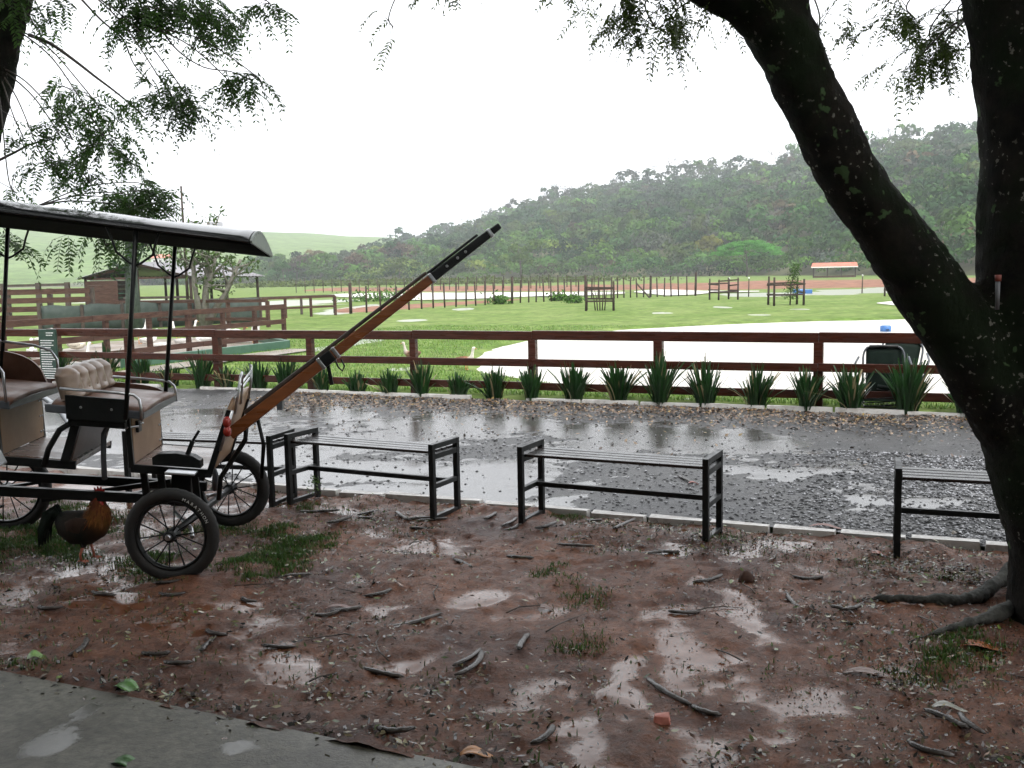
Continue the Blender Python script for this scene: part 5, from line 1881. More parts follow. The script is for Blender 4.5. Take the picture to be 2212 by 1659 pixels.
# pinnate leaves
def pinnate(O, Dv, L, npair, ll, r, droop):
    """compound leaves: arrays of origins and directions -> leaflet quads and rachis strips"""
    n = len(O)
    t = (np.arange(npair) + .7) / npair
    t = t[None, :, None]
    Dv = unit(Dv)
    side = unit(np.cross(Dv, np.array([0, 0, 1.])) + 1e-6)
    side = unit(side + .35 * r.normal(size=(n, 3)))
    Lr = L[:, None, None]
    base = O[:, None] + Dv[:, None] * Lr * t * (1 - .25 * t * droop) + np.array([0, 0, -1.]) * Lr * droop * .75 * t ** 2
    tan = unit(Dv[:, None] * (1 - .5 * t * droop) + np.array([0, 0, -1.]) * droop * 1.5 * t)
    Vs = []
    for sg in (-1, 1):
        d = unit(side[:, None] * sg + tan * .55 + np.array([0, 0, -.25]) + .10 * r.normal(size=(n, npair, 3)))
        nr = unit(np.cross(d, tan) + .3 * r.normal(size=(n, npair, 3)))
        b = np.cross(nr, d)
        l = ll * (1 - .35 * np.abs(t - .45)) * r.uniform(.85, 1.1, (n, npair, 1)); wd = l * .19
        keep = r.random((n, npair)) > .05
        q = np.stack([base, base + d * l * .45 - b * wd, base + d * l, base + d * l * .45 + b * wd], 2)
        Vs.append(q[keep].reshape(-1, 3))
    # rachis
    s2 = side[:, None] * .0016
    R0 = np.concatenate([O[:, None], base], 1)
    q = np.stack([R0[:, :-1] - s2, R0[:, :-1] + s2, R0[:, 1:] + s2, R0[:, 1:] - s2], 2).reshape(-1, 3)
    return np.concatenate(Vs), q


def sprays(parent, org, specs, seed, base_col, twig_mat):
    """specs: picture column/row and spread of a visible spray, its distance, leaf count and the twig that carries it"""
    r = np.random.default_rng(seed)
    LV = []; RV = []; CV = []
    tw = MB(org)
    for (cx, cy, hw, hh, Y, n, src) in specs:
        c = aty(cx, cy - 12, Y); s0 = np.array(src)
        mid = (s0 + c) / 2 + [0, 0, .12 * np.linalg.norm(c - s0)]
        sx, sz = hw / FPX * Y, hh / FPX * Y
        P, R_ = smooth_path([s0, mid, c + [0, 0, sz * .5], c + [sx * .3, .05, -sz * .2]], [.0055, .0045, .0035, .002], 6)
        tw.tube(P, list(R_), 6)
        # side twigs
        n = int(n * 1.45); m = max(4, n // 5)
        O = []; D = []
        for k in range(m):
            st = P[-1 - int(r.integers(0, min(6, len(P) - 2)))]
            e = c + np.array([r.uniform(-1, 1) * sx, r.normal(0, .28), r.uniform(-.6, .9) * sz])
            tw.tube([st, (st + e) / 2 + [0, 0, .02], e], [.0028, .002, .0014], 4, cap=False)
            for j in range(max(1, n // m)):
                u = r.uniform(.25, 1)
                O.append(st + (e - st) * u + r.normal(0, .015, 3))
                dd = unit(np.array([r.normal(0, .8) + .7 * np.sign(e[0] - c[0]), r.normal(0, .55), r.uniform(-1.1, .15)]))
                D.append(dd)
        O = np.array(O); D = np.array(D); ky = Y / 6.3
        L = r.uniform(.13, .23, len(O)) * ky
        A, B = pinnate(O, D, L, 9, .044 * ky, r, r.uniform(.4, 1.0, (len(O), 1, 1)))
        tint = np.array(base_col) * r.uniform(.7, 1.35)
        LV.append(A); RV.append(B)
        nq = len(A) // 4
        CV.append(np.repeat(tint[None] * r.uniform(.7, 1.35, (nq, 1)), 4, 0)); CV.append(np.repeat((tint * .7)[None], len(B), 0))
    V = np.concatenate([x for pr in zip(LV, RV) for x in pr]) - org
    Cc = np.concatenate(CV)
    return V, Cc, tw


def canopy_leaves(n, f, seed, base_col, org):
    """leaves of the crown overhead"""
    r = np.random.default_rng(seed)
    O = f(r, n)
    D = unit(np.stack([r.normal(size=n), r.normal(size=n), r.uniform(-.6, .3, n)], -1))
    A, B = pinnate(O, D, r.uniform(.3, .5, n), 7, .17, r, r.uniform(.3, .9, (n, 1, 1)))
    nq = len(A) // 4
    return A - org, np.repeat(np.array(base_col)[None] * r.uniform(.7, 1.35, (nq, 1)), 4, 0)


GREEN = (.028, .055, .016)
fend = W(1450, -75)
SPR = [(1395, 55, 85, 75, 4.6, 46, W(1560, -40)), (1345, 40, 40, 60, 4.7, 14, W(1450, -80)), (1450, 75, 30, 55, 4.6, 14, W(1560, -40)), (1545, 35, 30, 35, 4.7, 9, W(1600, -20)), (1610, 20, 25, 30, 4.6, 6, W(1640, -10)),
       (1770, 70, 14, 45, 4.9, 9, W(1740, -40)), (1960, 40, 85, 40, 5.2, 30, W(2150, -120)), (2010, 95, 50, 45, 5.1, 22, W(2150, -80)), (2040, 125, 55, 35, 5.0, 26, W(2130, 20)), (2070, 60, 40, 60, 5.0, 24, W(2140, 0)), (1985, 150, 30, 25, 5.0, 9, W(2130, 20)),
       (1235, -12, 60, 28, 5.2, 12, W(1300, -140)), (1010, -26, 40, 24, 5.6, 10, W(1150, -230, .2)), (925, -30, 30, 20, 5.8, 5, W(1150, -230, .2)), (840, 62, 24, 22, 6.4, 4, aty(875, -30, 6.0))]
V, Cc, tw = sprays(tree, TB, SPR, 21, (.055, .085, .018), M_twig)


def over_right(r, n):
    x = r.uniform(-1.0, 6.5, n); y = r.uniform(-1.5, 8.0, n)
    z = 1.7 + .34 * np.maximum(y, 1.) + .55 + r.uniform(0, 1, n) ** 1.2 * 2.6
    k = fbm(x * .9, y * .9, 91) + .0 * z
    z = z + (k < .5) * 3.0
    return np.stack([x, y, z], -1)


A, C2 = canopy_leaves(4600, over_right, 33, GREEN, TB)
cr = link('crown', np_mesh('crown', np.concatenate([V, A]), quad_faces((len(V) + len(A)) // 4), M_leafattr, col=np.concatenate([Cc, C2])), tree)
tag(tw.build('twigs', M_twig, tree), kind='stuff')
mb = MB(TB)
for q in (W(1720, -240), W(2170, -250), W(2200, -600)):
    for k in range(5):
        e = q + np.array([2.2 * math.cos(k * 1.26 + q[0]), 1.8 * math.sin(k * 1.26 + q[0]), 1.5])
        if e[2] < 1.7 + .3 * e[1] + .3: e[2] = 1.7 + .3 * e[1] + .6
        mb.tube([q, (q + e) / 2 + [0, 0, .3], e], [.07, .05, .02], 8)
mb.build('boughs', bark, tree)

# left tree
YL = 6.6
LB = np.array([-4.35, 6.9, 0])
tl = thing('edge_shade_tree', 'dark trunked shade tree beside the carriage with long drooping leafy twigs', 'tree', LB)
WL = lambda x, y, Y=YL: aty(x, y, Y)
lst = ([LB + [0, 0, -.1], LB + [.02, 0, .5], aty(-190, 700, 6.8), aty(-90, 400, 6.7), aty(-38, 230, 6.6), aty(-5, 90, 6.6), aty(18, -20, 6.6), aty(40, -200, 6.6), aty(30, -500, 6.7)], [.3, .22, .17, .16, .15, .145, .14, .13, .1])
limb_mesh('trunk', [lst], tl, LB)
s1, s2, s3, s4 = WL(30, 60), WL(20, 20), WL(40, -120), WL(-10, 140)
SPL = [(185, 235, 85, 60, 6.2, 44, s1), (215, 320, 85, 60, 6.1, 44, s1), (130, 300, 60, 60, 6.2, 24, s4), (90, 370, 80, 50, 6.3, 22, s4), (175, 400, 45, 45, 6.2, 12, s4), (350, 215, 70, 55, 6.3, 42, aty(190, -20, 6.5)), (410, 250, 30, 45, 6.3, 14, aty(190, -20, 6.5)),
       (545, 185, 60, 30, 6.4, 24, aty(330, 60, 6.5)), (490, 200, 30, 35, 6.4, 10, aty(330, 60, 6.5)), (340, 40, 90, 55, 6.6, 60, s3), (430, 45, 70, 60, 6.6, 50, s3), (290, 70, 40, 45, 6.5, 20, s3), (560, 20, 45, 30, 6.8, 14, s3), (500, 60, 30, 40, 6.7, 12, s3), (110, 20, 60, 30, 6.6, 10, s2), (60, 10, 40, 40, 6.5, 12, s2), (60, 60, 25, 35, 6.5, 8, s1),
       (300, 425, 60, 35, 7.6, 46, aty(80, 445, 7.2)), (255, 455, 60, 25, 7.6, 26, aty(80, 445, 7.2)), (330, 455, 35, 25, 7.6, 16, aty(80, 445, 7.2)), (180, 520, 42, 45, 7.4, 16, aty(120, 450, 7.3)), (215, 535, 26, 38, 7.4, 11, aty(120, 450, 7.3)), (270, 530, 20, 34, 7.5, 7, aty(200, 450, 7.4)), (310, 545, 16, 30, 7.5, 5, aty(200, 450, 7.4)), (10, 530, 22, 50, 7.0, 12, aty(-60, 420, 7.0)), (30, 290, 30, 60, 6.4, 9, s4), (20, 420, 25, 40, 6.4, 7, s4), (395, 10, 60, 30, 6.7, 24, s3)]
V, Cc, tw2 = sprays(tl, LB, SPL, 22, (.055, .115, .026), M_twig)


def over_left(r, n):
    x = r.uniform(-7.5, -.4, n); y = r.uniform(-1.0, 9.5, n)
    z = 1.7 + .35 * np.maximum(y, 1.) + .6 + r.uniform(0, 1, n) ** 1.2 * 2.6
    k = fbm(x * .9 + 30, y * .9, 92)
    z = z + (k < .5) * 3.0
    return np.stack([x, y, z], -1)


A, C2 = canopy_leaves(4600, over_left, 34, GREEN, LB)
link('crown', np_mesh('crown', np.concatenate([V, A]), quad_faces((len(V) + len(A)) // 4), M_leafattr, col=np.concatenate([Cc, C2])), tl)
for pts, rad in (([(62, 75), (110, 95), (160, 130), (205, 165), (245, 195), (290, 232), (320, 262)], .013), ([(150, -30), (215, 40), (265, 85), (290, 140), (330, 185)], .008), ([(345, 60), (385, 110), (440, 145), (500, 155), (545, 175)], .006), ([(-30, 360), (30, 330), (70, 310), (120, 300)], .010), ([(60, 450), (105, 440), (160, 434), (240, 440)], .008)):
    P, R_ = smooth_path([WL(x, y) for x, y in pts], [rad * (1 - .85 * i / len(pts)) for i in range(len(pts))])
    tw2.tube(P, list(R_), 7)
tag(tw2.build('twigs', M_twig, tl), kind='stuff')
mb = MB(LB)
for q in (aty(40, -200, 6.6), aty(30, -500, 6.7)):
    for k in range(5):
        e = q + np.array([2.2 * math.cos(k * 1.26 + 1), 1.8 * math.sin(k * 1.26 + 1), 1.5])
        if e[2] < 1.7 + .3 * e[1] + .3: e[2] = 1.7 + .3 * e[1] + .6
        mb.tube([q, (q + e) / 2 + [0, 0, .3], e], [.07, .05, .02], 8)
mb.build('boughs', bark, tl)

# ------------------------------------------------------------------ unseen veranda over the walkway, added to shade the yard side facing it
vb = thing('unseen_veranda', 'unseen veranda building added behind the cement walkway to shade the yard', 'building', UV(0, -3.2), ANG)
MB().box((0, 0, 1.55), (22, .2, 3.1)).build('wall', M_wall, vb)
MB().hexa([np.array(q) for q in [(-11, -.4, 3.1), (11, -.4, 3.1), (11, 4.4, 2.75), (-11, 4.4, 2.75), (-11, -.4, 3.2), (11, -.4, 3.2), (11, 4.4, 2.85), (-11, 4.4, 2.85)]]).build('roof', M_tiles, vb)
for x in (-9, -5.2, 5.2, 9):
    MB().box((x, 4.1, 1.4), (.14, .14, 2.76)).build('post', M_darkwood, vb)

# ------------------------------------------------------------------ ground litter
def yard_z(x, y):
    return 0.0


def scatter(n, u0, u1, v0, v1, dens, r):
    out = []
    while len(out) < n:
        m = n * 2
        u = r.uniform(u0, u1, m); v = r.uniform(v0, v1, m)
        x = CA * u - SA * v; y = SA * u + CA * v
        k = r.random(m) < dens(x, y, u, v)
        out += list(zip(x[k], y[k]))
    return np.array(out[:n])


def ground_z(XY):
    x, y = XY[:, 0], XY[:, 1]; v = toV(x, y)
    zy = np.maximum(yard_relief(x, y), level_of(yard_pud, x, y, 61, -.026, .010)) - .004
    zr = np.maximum(road_relief(x, y), level_of(road_pud, x, y, 51, -.012, .008)) - .006
    return np.where(v < V_WALK, .03, np.where(v < V_K1, zy, zr))


def gz(p):
    return float(ground_z(np.array([[p[0], p[1]]]))[0])


def flat_leaves(name, label, cat, XY, sz, cols, r, z0, tilt, asp=.38):
    n = len(XY)
    N = unit(np.stack([r.normal(0, tilt, n), r.normal(0, tilt, n), np.ones(n)], -1))
    P = np.stack([XY[:, 0], XY[:, 1], z0 + r.uniform(0, .010, n) + ground_z(XY)], -1)
    t = unit(np.cross(N, r.normal(size=(n, 3)))); b = np.cross(N, t)
    s = sz[:, None]
    # folded leaf: two halves meeting at a raised midrib
    tip, tail = P + t * s, P - t * s
    l, rr_ = P - b * s * asp, P + b * s * asp
    mid = P - N * s * .12
    V = np.stack([tail, l, tip, rr_], 1).reshape(-1, 3)
    c = np.repeat(cols, 4, 0)
    return tag(link(name, np_mesh(name, V, quad_faces(n), M_litter, col=c)), label, cat, kind='stuff')


r = np.random.default_rng(5)
XY = scatter(30000, -5.5, 4.6, V_WALK + .02, V_K1, lambda x, y, u, v: (.05 + .95 * sstep(.42, .62, fbm(x * 1.3, y * 1.3, 201)) * (.3 + .7 * sstep(.35, .65, fbm(x * 5, y * 5, 203)))) * (.35 + .65 * sstep(-2.2, .6, u)), r)
pal = np.array([(.05, .04, .02), (.09, .07, .035), (.15, .12, .06), (.05, .075, .02), (.07, .035, .02), (.3, .27, .17), (.012, .010, .007), (.02, .014, .010)])
cols = pal[r.choice(8, len(XY), p=[.12, .12, .10, .15, .10, .06, .19, .16])] * r.uniform(.7, 1.3, (len(XY), 1))
flat_leaves('leaf_litter', 'small fallen leaflets strewn over the wet mud', 'leaves', XY, r.uniform(.008, .021, len(XY)), cols, r, .004, .45)
XY = scatter(42000, -5.5, 4.6, V_WALK + .02, V_K1, lambda x, y, u, v: (.12 + .88 * sstep(.40, .60, fbm(x * 1.6 + 9, y * 1.6, 207))) * (.4 + .6 * sstep(-2.2, .6, u)), r)
cols = np.array([(.012, .009, .006), (.03, .02, .012), (.10, .075, .04), (.2, .17, .11), (.045, .06, .02)])[r.choice(5, len(XY), p=[.38, .22, .16, .10, .14])] * r.uniform(.7, 1.3, (len(XY), 1))
flat_leaves('fine_litter', 'fine wet crumbs of leaf and husk trodden into the mud', 'debris', XY, r.uniform(.003, .009, len(XY)), cols, r, .002, .5, .5)
XY = scatter(2200, -5.5, 4.6, V_WALK + .02, V_K1, lambda x, y, u, v: .1 + .9 * sstep(.45, .6, fbm(x * 1.1, y * 1.1, 231)), r)
cols = np.array([(.1, .14, .03), (.16, .15, .05), (.18, .08, .03), (.09, .05, .03), (.24, .22, .15)])[r.choice(5, len(XY), p=[.3, .2, .15, .25, .1])] * r.uniform(.7, 1.3, (len(XY), 1))
flat_leaves('broad_leaf_litter', 'broader wet green and brown leaves scattered over the mud', 'leaves', XY, r.uniform(.012, .026, len(XY)), cols, r, .005, .3, .45)
XY = scatter(4200, -7, 3.4, V_WALK - .16, V_WALK + .16, lambda x, y, u, v: 1 - np.abs(v - V_WALK - .05) / .24, r)
XY = XY[r.random(len(XY)) < .42]
cols = pal[r.choice(8, len(XY))] * r.uniform(.6, 1.5, (len(XY), 1))
flat_leaves('edge_leaf_litter', 'damp leaves gathered along the edge of the cement walkway', 'leaves', XY, r.uniform(.010, .024, len(XY)), cols, r, .004, .5, .45)
# brown leaf mulch along the far kerb of the road
XY = scatter(9000, -9, 6.5, 8.6, V_K2 - .03, lambda x, y, u, v: .02 + .98 * sstep(10.2, 11.9, v + .9 * (fbm(x, y, 211) - .5)) * sstep(3.2, -1.5, u) + .55 * sstep(11.7, 12.1, v), r)
cols = np.array([(.2, .13, .07), (.14, .08, .045), (.25, .17, .10), (.10, .06, .04), (.06, .045, .035), (.24, .16, .04)])[r.choice(6, len(XY), p=[.22, .22, .16, .2, .14, .06])] * r.uniform(.6, 1.3, (len(XY), 1))
flat_leaves('road_leaf_litter', 'brown leaf mulch along the far edge of the road', 'leaves', XY, r.uniform(.014, .034, len(XY)), cols, r, .004, .35, .45)

# gravel stones on the road
def gravel(n, u0, u1, v0, v1, lo, hi, dens, name, label):
    XY = scatter(n, u0, u1, v0, v1, dens, r)
    t = np.array([(1, 0, 0), (-1, 0, 0), (0, 1, 0), (0, -1, 0), (0, 0, 1), (0, 0, -.6)], float)
    fc = np.array([(0, 2, 4), (2, 1, 4), (1, 3, 4), (3, 0, 4), (2, 0, 5), (1, 2, 5), (3, 1, 5), (0, 3, 5)])
    s = r.uniform(lo, hi, n)
    S3 = s[:, None, None] * (t[None] * r.uniform(.6, 1.3, (n, 6, 1))) * np.array([1, .85, .48])
    th = r.uniform(0, 6.28, n); co, si = np.cos(th)[:, None], np.sin(th)[:, None]
    V = np.stack([S3[..., 0] * co - S3[..., 1] * si, S3[..., 0] * si + S3[..., 1] * co, S3[..., 2]], -1)
    V += np.stack([XY[:, 0], XY[:, 1], ground_z(XY) + s * .12], -1)[:, None]
    F = (fc[None] + 6 * np.arange(n)[:, None, None]).reshape(-1, 3)
    c = np.repeat(np.array([(.10, .10, .105)]) * r.uniform(.0, 1.0, (n, 1)) ** 2 * 5.5 + .02, 6, 0)
    tag(link(name, np_mesh(name, V.reshape(-1, 3), F, M_stone, col=c)), label, 'gravel', kind='stuff')


def dry(x, y, u, v):
    return 1 - .88 * road_wet(x, y)


gravel(60000, -6.5, 5.5, V_K1 + .11, 9.6, .007, .021, lambda x, y, u, v: dry(x, y, u, v) * (.06 + .94 * sstep(-1.8, 1.4, u)), 'road_gravel', 'loose dark wet gravel on the road')
gravel(16000, -10, 8, 9.2, V_K2, .008, .017, lambda x, y, u, v: dry(x, y, u, v) * (.15 + .85 * sstep(0, 3.5, u)), 'far_road_gravel', 'dark wet gravel on the far half of the road')

# seed pods
def pod_mesh(k):
    rr = random.Random(k)
    L = rr.uniform(.16, .26); bend = rr.uniform(-.5, .9); n = 9
    P = []; a = 0
    p = np.array([0., 0, .010]); ang = -bend * .5
    pts = [p]
    for i in range(n):
        ang += bend / n * rr.uniform(.5, 1.5)
        p = p + np.array([math.cos(ang), math.sin(ang), rr.uniform(-.06, .06) * (1 if 1 < i < n - 1 else 0)]) * L / n
        pts.append(p)
    pts = [q - pts[n // 2] * [1, 1, 0] for q in pts]
    w_ = [.004] + [rr.uniform(.011, .015) for _ in range(n - 1)] + [.005]
    h = [.003] + [rr.uniform(.006, .009) for _ in range(n - 1)] + [.003]
    mb = MB(); mb.loft(pts, w_, h, 7)
    return mb.mesh('seed_pod', M_pod), L


pods = [pod_mesh(k) for k in range(9)]
PODS = [(890, 1347, 135, 14), (1013, 1428, 75, 30), (1024, 1445, 85, 38), (818, 1456, 95, -12), (1127, 1395, 40, 60), (1430, 1490, 110, -34), (1515, 1533, 60, -20), (2040, 1568, 110, -24), (2085, 1580, 75, -40), (848, 1607, 70, -3), (594, 1393, 75, -4), (822, 1279, 70, 14), (745, 1318, 70, 8), (1000, 1217, 45, -25),
        (1118, 1206, 60, -4), (1237, 1183, 85, -4), (1345, 1138, 52, 24), (1180, 1138, 48, 18), (1531, 1258, 70, 12), (1473, 1327, 70, -3), (1741, 1251, 70, -4), (1706, 1297, 45, -50), (1818, 1328, 55, -14), (1842, 1336, 35, 12), (376, 1440, 65, -3), (446, 1389, 45, 45), (458, 1366, 48, -14), (176, 1410, 60, 40), (358, 1267, 60, 6), (362, 1292, 55, -4), (866, 1114, 40, -35), (792, 1103, 50, 12), (706, 1106, 50, 2), (668, 1103, 60, -4),
        (905, 1120, 75, 4), (930, 1124, 70, 6), (735, 1132, 60, 14), (1103, 1132, 50, 28), (1108, 1140, 44, 20), (1060, 1122, 30, 30), (788, 1115, 30, 0), (905, 1139, 50, -4), (1440, 1189, 38, -6), (1405, 1193, 50, 8), (215, 1290, 55, -8), (100, 1316, 50, -4), (530, 1290, 30, -20), (700, 1330, 60, 4), (1280, 1126, 40, 4), (1480, 1037, 70, -24), (330, 1412, 60, -2), (1180, 1600, 60, 40), (640, 1245, 60, 4), (2000, 1640, 110, -16)]
for i, (x, y, l, ang) in enumerate(PODS):
    p = at(x, y); q = at(x + .5 * l * math.cos(R(ang)), y - .5 * l * math.sin(R(ang)))
    d = q - p
    m, L = pods[i % 9]
    o = link('seed_pod', m); o.location = (p[0], p[1], gz(p) - .002)
    s = min(2 * np.linalg.norm(d) / L, 1.6); s = max(s, .6)
    o.scale = (s, 1.15, 1.2); o.rotation_euler = (random.uniform(-.15, .15), 0, math.atan2(d[1], d[0]))
    tag(o, 'one of two curved seed pods lying close side by side on bare mud' if i in (1, 2) else 'seed pod lying end to end with another beside the brick piece' if i in (5, 6) else
        'longest curved dark seed pod on the mud, lying by itself' if i == 0 else 'curved seed pod lying on the road gravel behind a bench' if i == 49 else
        'dark curved woody seed pod lying on the wet ground', 'seed pod', 'fallen seed pods on the wet ground')
# thin twigs
for i in range(34):
    u = random.uniform(-3.5, 3.2); v = random.uniform(3.0, 6.2)
    p = UV(u, v); rr = random.Random(i)
    L = rr.uniform(.1, .35); mb = MB()
    pts = [(-L / 2, 0, .006), (-L / 6, rr.uniform(-.03, .03), .012), (L / 5, rr.uniform(-.03, .03), .008), (L / 2, rr.uniform(-.02, .02), .005)]
    mb.tube(pts, [.004, .0035, .003, .0015], 5)
    if i % 3 == 0: mb.tube([pts[2], (L / 3, .06, .012)], [.003, .001], 4)
    o = mb.build('twig', M_twig); o.location = (p[0], p[1], gz(p)); o.rotation_euler = (0, 0, rr.uniform(0, 3.14))
    tag(o, 'thin dark broken twig lying on the wet mud', 'twig', 'broken twigs on the mud')


def big_leaf(x, y, lpx, wpx, col, label, ang):
    p = at(x, y); D = np.linalg.norm(p)
    L, Wd = lpx / FPX * D, max(wpx / FPX * D * 1.8, .02)
    g = []
    for i in range(9):
        t = i / 8; w_ = Wd / 2 * math.sin(math.pi * min(1, t * .96 + .04)) ** .7 + .002
        g.append([((t - .5) * L, s * w_, .006 + .25 * abs(s) * w_ + .012 * math.sin(t * 5)) for s in (-1, -.5, 0, .5, 1)])
    mb = MB(); mb.sheet(g, .0012)
    o = mb.build('fallen_leaf', pmat('leaf %.2f %.2f %.2f' % col, tuple(c * .75 for c in col), tuple(min(1, c * 1.2) for c in col), 30, .3, .2, 120))
    o.location = (p[0], p[1], gz(p) + .002); o.rotation_euler = (0, 0, R(ang))
    tag(o, label, 'leaf')


big_leaf(1030, 1652, 75, 20, (.4, .16, .03), 'large orange-yellow leaf lying on the mud near the walkway', 5)
big_leaf(1788, 1141, 75, 10, (.16, .045, .025), 'long reddish brown curled leaf lying across the kerb', -14)
big_leaf(1898, 1200, 55, 13, (.3, .1, .06), 'russet curled leaf beside the leg of the bench at the big tree', -12)
big_leaf(2118, 1394, 100, 18, (.28, .085, .03), 'long rust leaf in the grass by the tree roots', -12)
big_leaf(1880, 1448, 110, 16, (.13, .07, .05), 'dull brown folded leaf with pale middle on the mud', -10)
big_leaf(2068, 1154, 26, 8, (.09, .06, .025), 'olive brown leaf on the road gravel near the big tree', 20)
big_leaf(1905, 1158, 18, 8, (.2, .03, .02), 'small dark red leaf on the road beside the kerb', 10)
big_leaf(275, 1683 - 10, 70, 20, (.05, .14, .03), 'broad fresh green leaf on the walkway edge', -10)
big_leaf(275, 1510, 60, 22, (.08, .2, .04), 'broad green leaf by the walkway edge', -20)
big_leaf(80, 1422, 36, 22, (.16, .3, .06), 'bright lime green leaf on the mud near the walkway', 30)
big_leaf(1180, 1306, 40, 12, (.12, .05, .03), 'brown dead leaf among the litter', -5)
big_leaf(740, 1313, 75, 8, (.14, .05, .03), 'long thin reddish leaf on the bare mud', 6)
big_leaf(1500, 1047, 30, 6, (.3, .05, .03), 'small red leaf on the gravel behind the bench', 5)
big_leaf(1715, 925, 20, 7, (.06, .035, .025), 'dark brown leaf lying alone on the road', 5)
big_leaf(2052, 1535, 70, 14, (.3, .3, .26), 'pale curled strip of leaf on the mud', -8)
p = at(1430, 1556)
o = MB().hexa([np.array(q) for q in [(-.035, -.02, -.01), (.03, -.025, -.01), (.036, .02, -.01), (-.03, .022, -.01), (-.03, -.016, .025), (.024, -.02, .02), (.03, .016, .028), (-.026, .018, .022)]]).build('brick_fragment', M_brick, None, .004)
o.location = (p[0], p[1], 0); tag(o, 'small broken piece of pink-red brick on the mud', 'brick')
p = at(1612, 1258)
o = MB().loft([(0, 0, -.02), (0, 0, .03), (.005, 0, .055), (.01, 0, .065)], [.05, .045, .03, .01], [.035, .032, .02, .006], 9, wob=.25, up=(0, 1, 0)).build('stone', M_pen)
o.location = (p[0], p[1], 0); tag(o, 'brown lump of stone beside the bright puddle', 'stone')

# grass in the yard and on the near pasture
def grass(name, label, XY, h, col, r, wd=.0035, z0=0.):
    n = len(XY)
    a = r.uniform(0, 6.283, n); hh = h * r.uniform(.5, 1.25, n)
    lean = r.uniform(.1, .7, n)
    d = np.stack([np.cos(a), np.sin(a), np.zeros(n)], -1); s = np.stack([-np.sin(a), np.cos(a), np.zeros(n)], -1) * (wd * r.uniform(.6, 1.3, n))[:, None]
    P = np.stack([XY[:, 0], XY[:, 1], np.full(n, z0) if np.isscalar(z0) else z0], -1)
    m = P + d * (hh * lean * .35)[:, None] + np.array([0, 0, 1.]) * (hh * .6)[:, None]
    t = P + d * (hh * lean)[:, None] + np.array([0, 0, 1.]) * hh[:, None]
    V = np.stack([P - s, P + s, m + s * .8, t], 1).reshape(-1, 3)
    c = np.repeat(np.array(col)[None] * r.uniform(.6, 1.5, (n, 1)) * np.stack([r.uniform(.8, 1.3, n), np.ones(n), r.uniform(.8, 1.1, n)], -1), 4, 0)
    tag(link(name, np_mesh(name, V, quad_faces(n), M_grassblade, col=c)), label, 'grass', kind='stuff')


gb = blobs([(590, 1195, 140, 45, 1), (640, 1150, 110, 22, .8), (110, 1170, 170, 70, .8), (420, 1180, 160, 60, .6), (60, 1100, 120, 30, .7), (540, 1240, 90, 20, .6), (1240, 1300, 90, 60, .5), (1200, 1235, 60, 25, .35), (2060, 1420, 190, 70, .75), (1890, 1250, 110, 35, .3), (2150, 1480, 110, 60, .6), (1250, 1395, 80, 25, .3), (690, 1090, 50, 14, .5), (1260, 1110, 80, 12, .35), (1560, 1165, 60, 14, .2), (2030, 1245, 60, 18, .5), (20, 1455, 120, 14, .7), (1820, 1390, 80, 25, .35)])


def gd(x, y, u, v):
    w_ = np.zeros_like(x)
    for (cx, cy, a, b, k) in gb:
        w_ = np.maximum(w_, k * np.clip(1.1 - ((x - cx) / a) ** 2 - ((y - cy) / b) ** 2, 0, 1))
    return w_ * sstep(.38, .72, fbm(x * 3, y * 3, 221)) + .012 * sstep(.5, .7, fbm(x * 1.5, y * 1.5, 225))


XY = scatter(26000, -6.5, 4.2, V_WALK + .05, V_K1 - .02, gd, r)
grass('yard_grass', 'thin ragged grass growing in patches on the mud', XY, .026, (.045, .10, .018), r, .003, ground_z(XY) - .003)
def fdens(x, y, u, v):
    sd = poly_sd(x, y, pond_xy)
    return (sd > .15) * np.clip(15.5 / np.maximum(y, 8), 0, 1) ** 1.3
u_, v_ = r.uniform(-17, 16, 150000), 12.55 + 17 * r.random(150000) ** 1.5
x_ = CA * u_ - SA * v_; y_ = SA * u_ + CA * v_
sd_ = poly_sd(x_, y_, pond_xy)
k_ = sd_ > .25 * fbm(x_ * 2, y_ * 2, 5)
XY = np.stack([x_[k_], y_[k_]], -1)
grass('pasture_grass', 'short bright grass on the pasture behind the fence', XY, .045, (.10, .2, .028), r, .006, field_h(XY[:, 0], XY[:, 1]))
# rough weeds on the far pasture edge and along the wire fence
def weed_line(n, pts, w_, h, col, name, label, sd):
    r = np.random.default_rng(sd)
    P = np.array([at(x, y) for x, y in pts]); k = r.integers(0, len(P) - 1, n); t = r.random(n)
    Q = P[k] + (P[k + 1] - P[k]) * t[:, None] + np.stack([r.normal(0, w_, n), r.normal(0, w_, n), np.zeros(n)], -1)
    Q[:, 2] = field_h(Q[:, 0], Q[:, 1]) + r.uniform(0, h, n) * (fbm(Q[:, 0] * .3, Q[:, 1] * .3, 3))
    V = leaf_quads(Q, unit(r.normal(size=(n, 3)) + [0, -.4, .5]), r.uniform(.5, 1.2, n) * h * .25, r, .5)
    tag(link(name, np_mesh(name, V, quad_faces(n), M_foliage, col=np.repeat(np.array(col)[None] * r.uniform(.6, 1.5, (n, 1)), 4, 0))), label, 'weeds', kind='stuff')


weed_line(5000, [(560, 622), (700, 619), (900, 616), (1100, 613), (1300, 609)], 5, 1.6, (.075, .10, .03), 'pasture_weeds', 'rough tall weeds along the far edge of the pasture', 3)
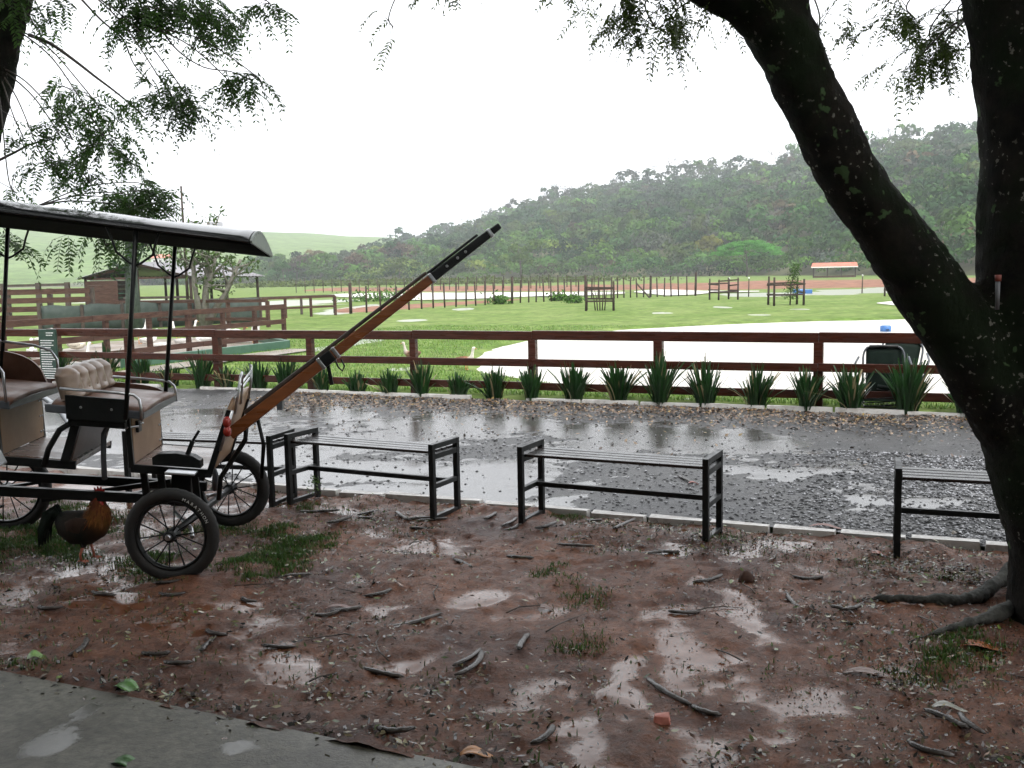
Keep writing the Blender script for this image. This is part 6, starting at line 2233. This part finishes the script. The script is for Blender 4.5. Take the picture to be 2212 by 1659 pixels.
# leafy weeds by the wire fence
for i, (x, y, s) in enumerate(((795, 652, 2.6), (845, 651, 2.2), (1078, 657, .9), (1205, 650, .8), (1240, 655, .7))):
    q = at(x, y); rr = np.random.default_rng(900 + i); n = 260
    t_ = thing('weed_bush', 'low leafy green weed bush beside the wire fence', 'bush', (q[0], q[1], 0), group='weed bushes along the wire fence')
    P = np.stack([rr.normal(0, .35, n) * s, rr.normal(0, .3, n) * s, np.abs(rr.normal(0, .22, n)) * s ** .5 + .05], -1)
    link('foliage', np_mesh('foliage', leaf_quads(P, unit(rr.normal(size=(n, 3)) + [0, 0, .6]), rr.uniform(.07, .16, n), rr, .5), quad_faces(n), M_foliage, col=np.repeat(np.array([[.06, .13, .025]]) * rr.uniform(.6, 1.4, (n, 1)), 4, 0)), t_)
# seedling by the left bench
p = at(680, 1075); rr = np.random.default_rng(4); n = 60
t_ = thing('seedling', 'small light green seedling growing beside the bench leg at the kerb', 'plant', (p[0], p[1], 0))
mb = MB(); mb.tube([(0, 0, -.01), (.01, 0, .07), (.0, 0, .15)], [.004, .003, .002], 5); mb.build('stem', M_twig, t_)
P = np.stack([rr.normal(0, .03, n), rr.normal(0, .03, n), rr.uniform(.03, .17, n)], -1)
link('foliage', np_mesh('foliage', leaf_quads(P, unit(rr.normal(size=(n, 3)) + [0, 0, .6]), rr.uniform(.008, .016, n), rr, .5), quad_faces(n), M_grassblade, col=np.repeat(np.array([[.10, .19, .04]]) * rr.uniform(.7, 1.3, (n, 1)), 4, 0)), t_)

# ------------------------------------------------------------------ rain haze
hz = bpy.data.materials.new('rain haze'); hz.use_nodes = True
hn = hz.node_tree; hn.nodes.clear()
out = hn.nodes.new('ShaderNodeOutputMaterial'); pv = hn.nodes.new('ShaderNodeVolumePrincipled')
pv.inputs['Color'].default_value = (.93, .96, 1, 1); pv.inputs['Density'].default_value = .00050; pv.inputs['Anisotropy'].default_value = 0.0
hn.links.new(pv.outputs[0], out.inputs['Volume'])
mb = MB(); mb.box((0, 400, 46), (2400, 1900, 108))
tag(mb.build('haze', hz), 'thin pale rain haze filling the air over the valley', 'haze', kind='stuff')
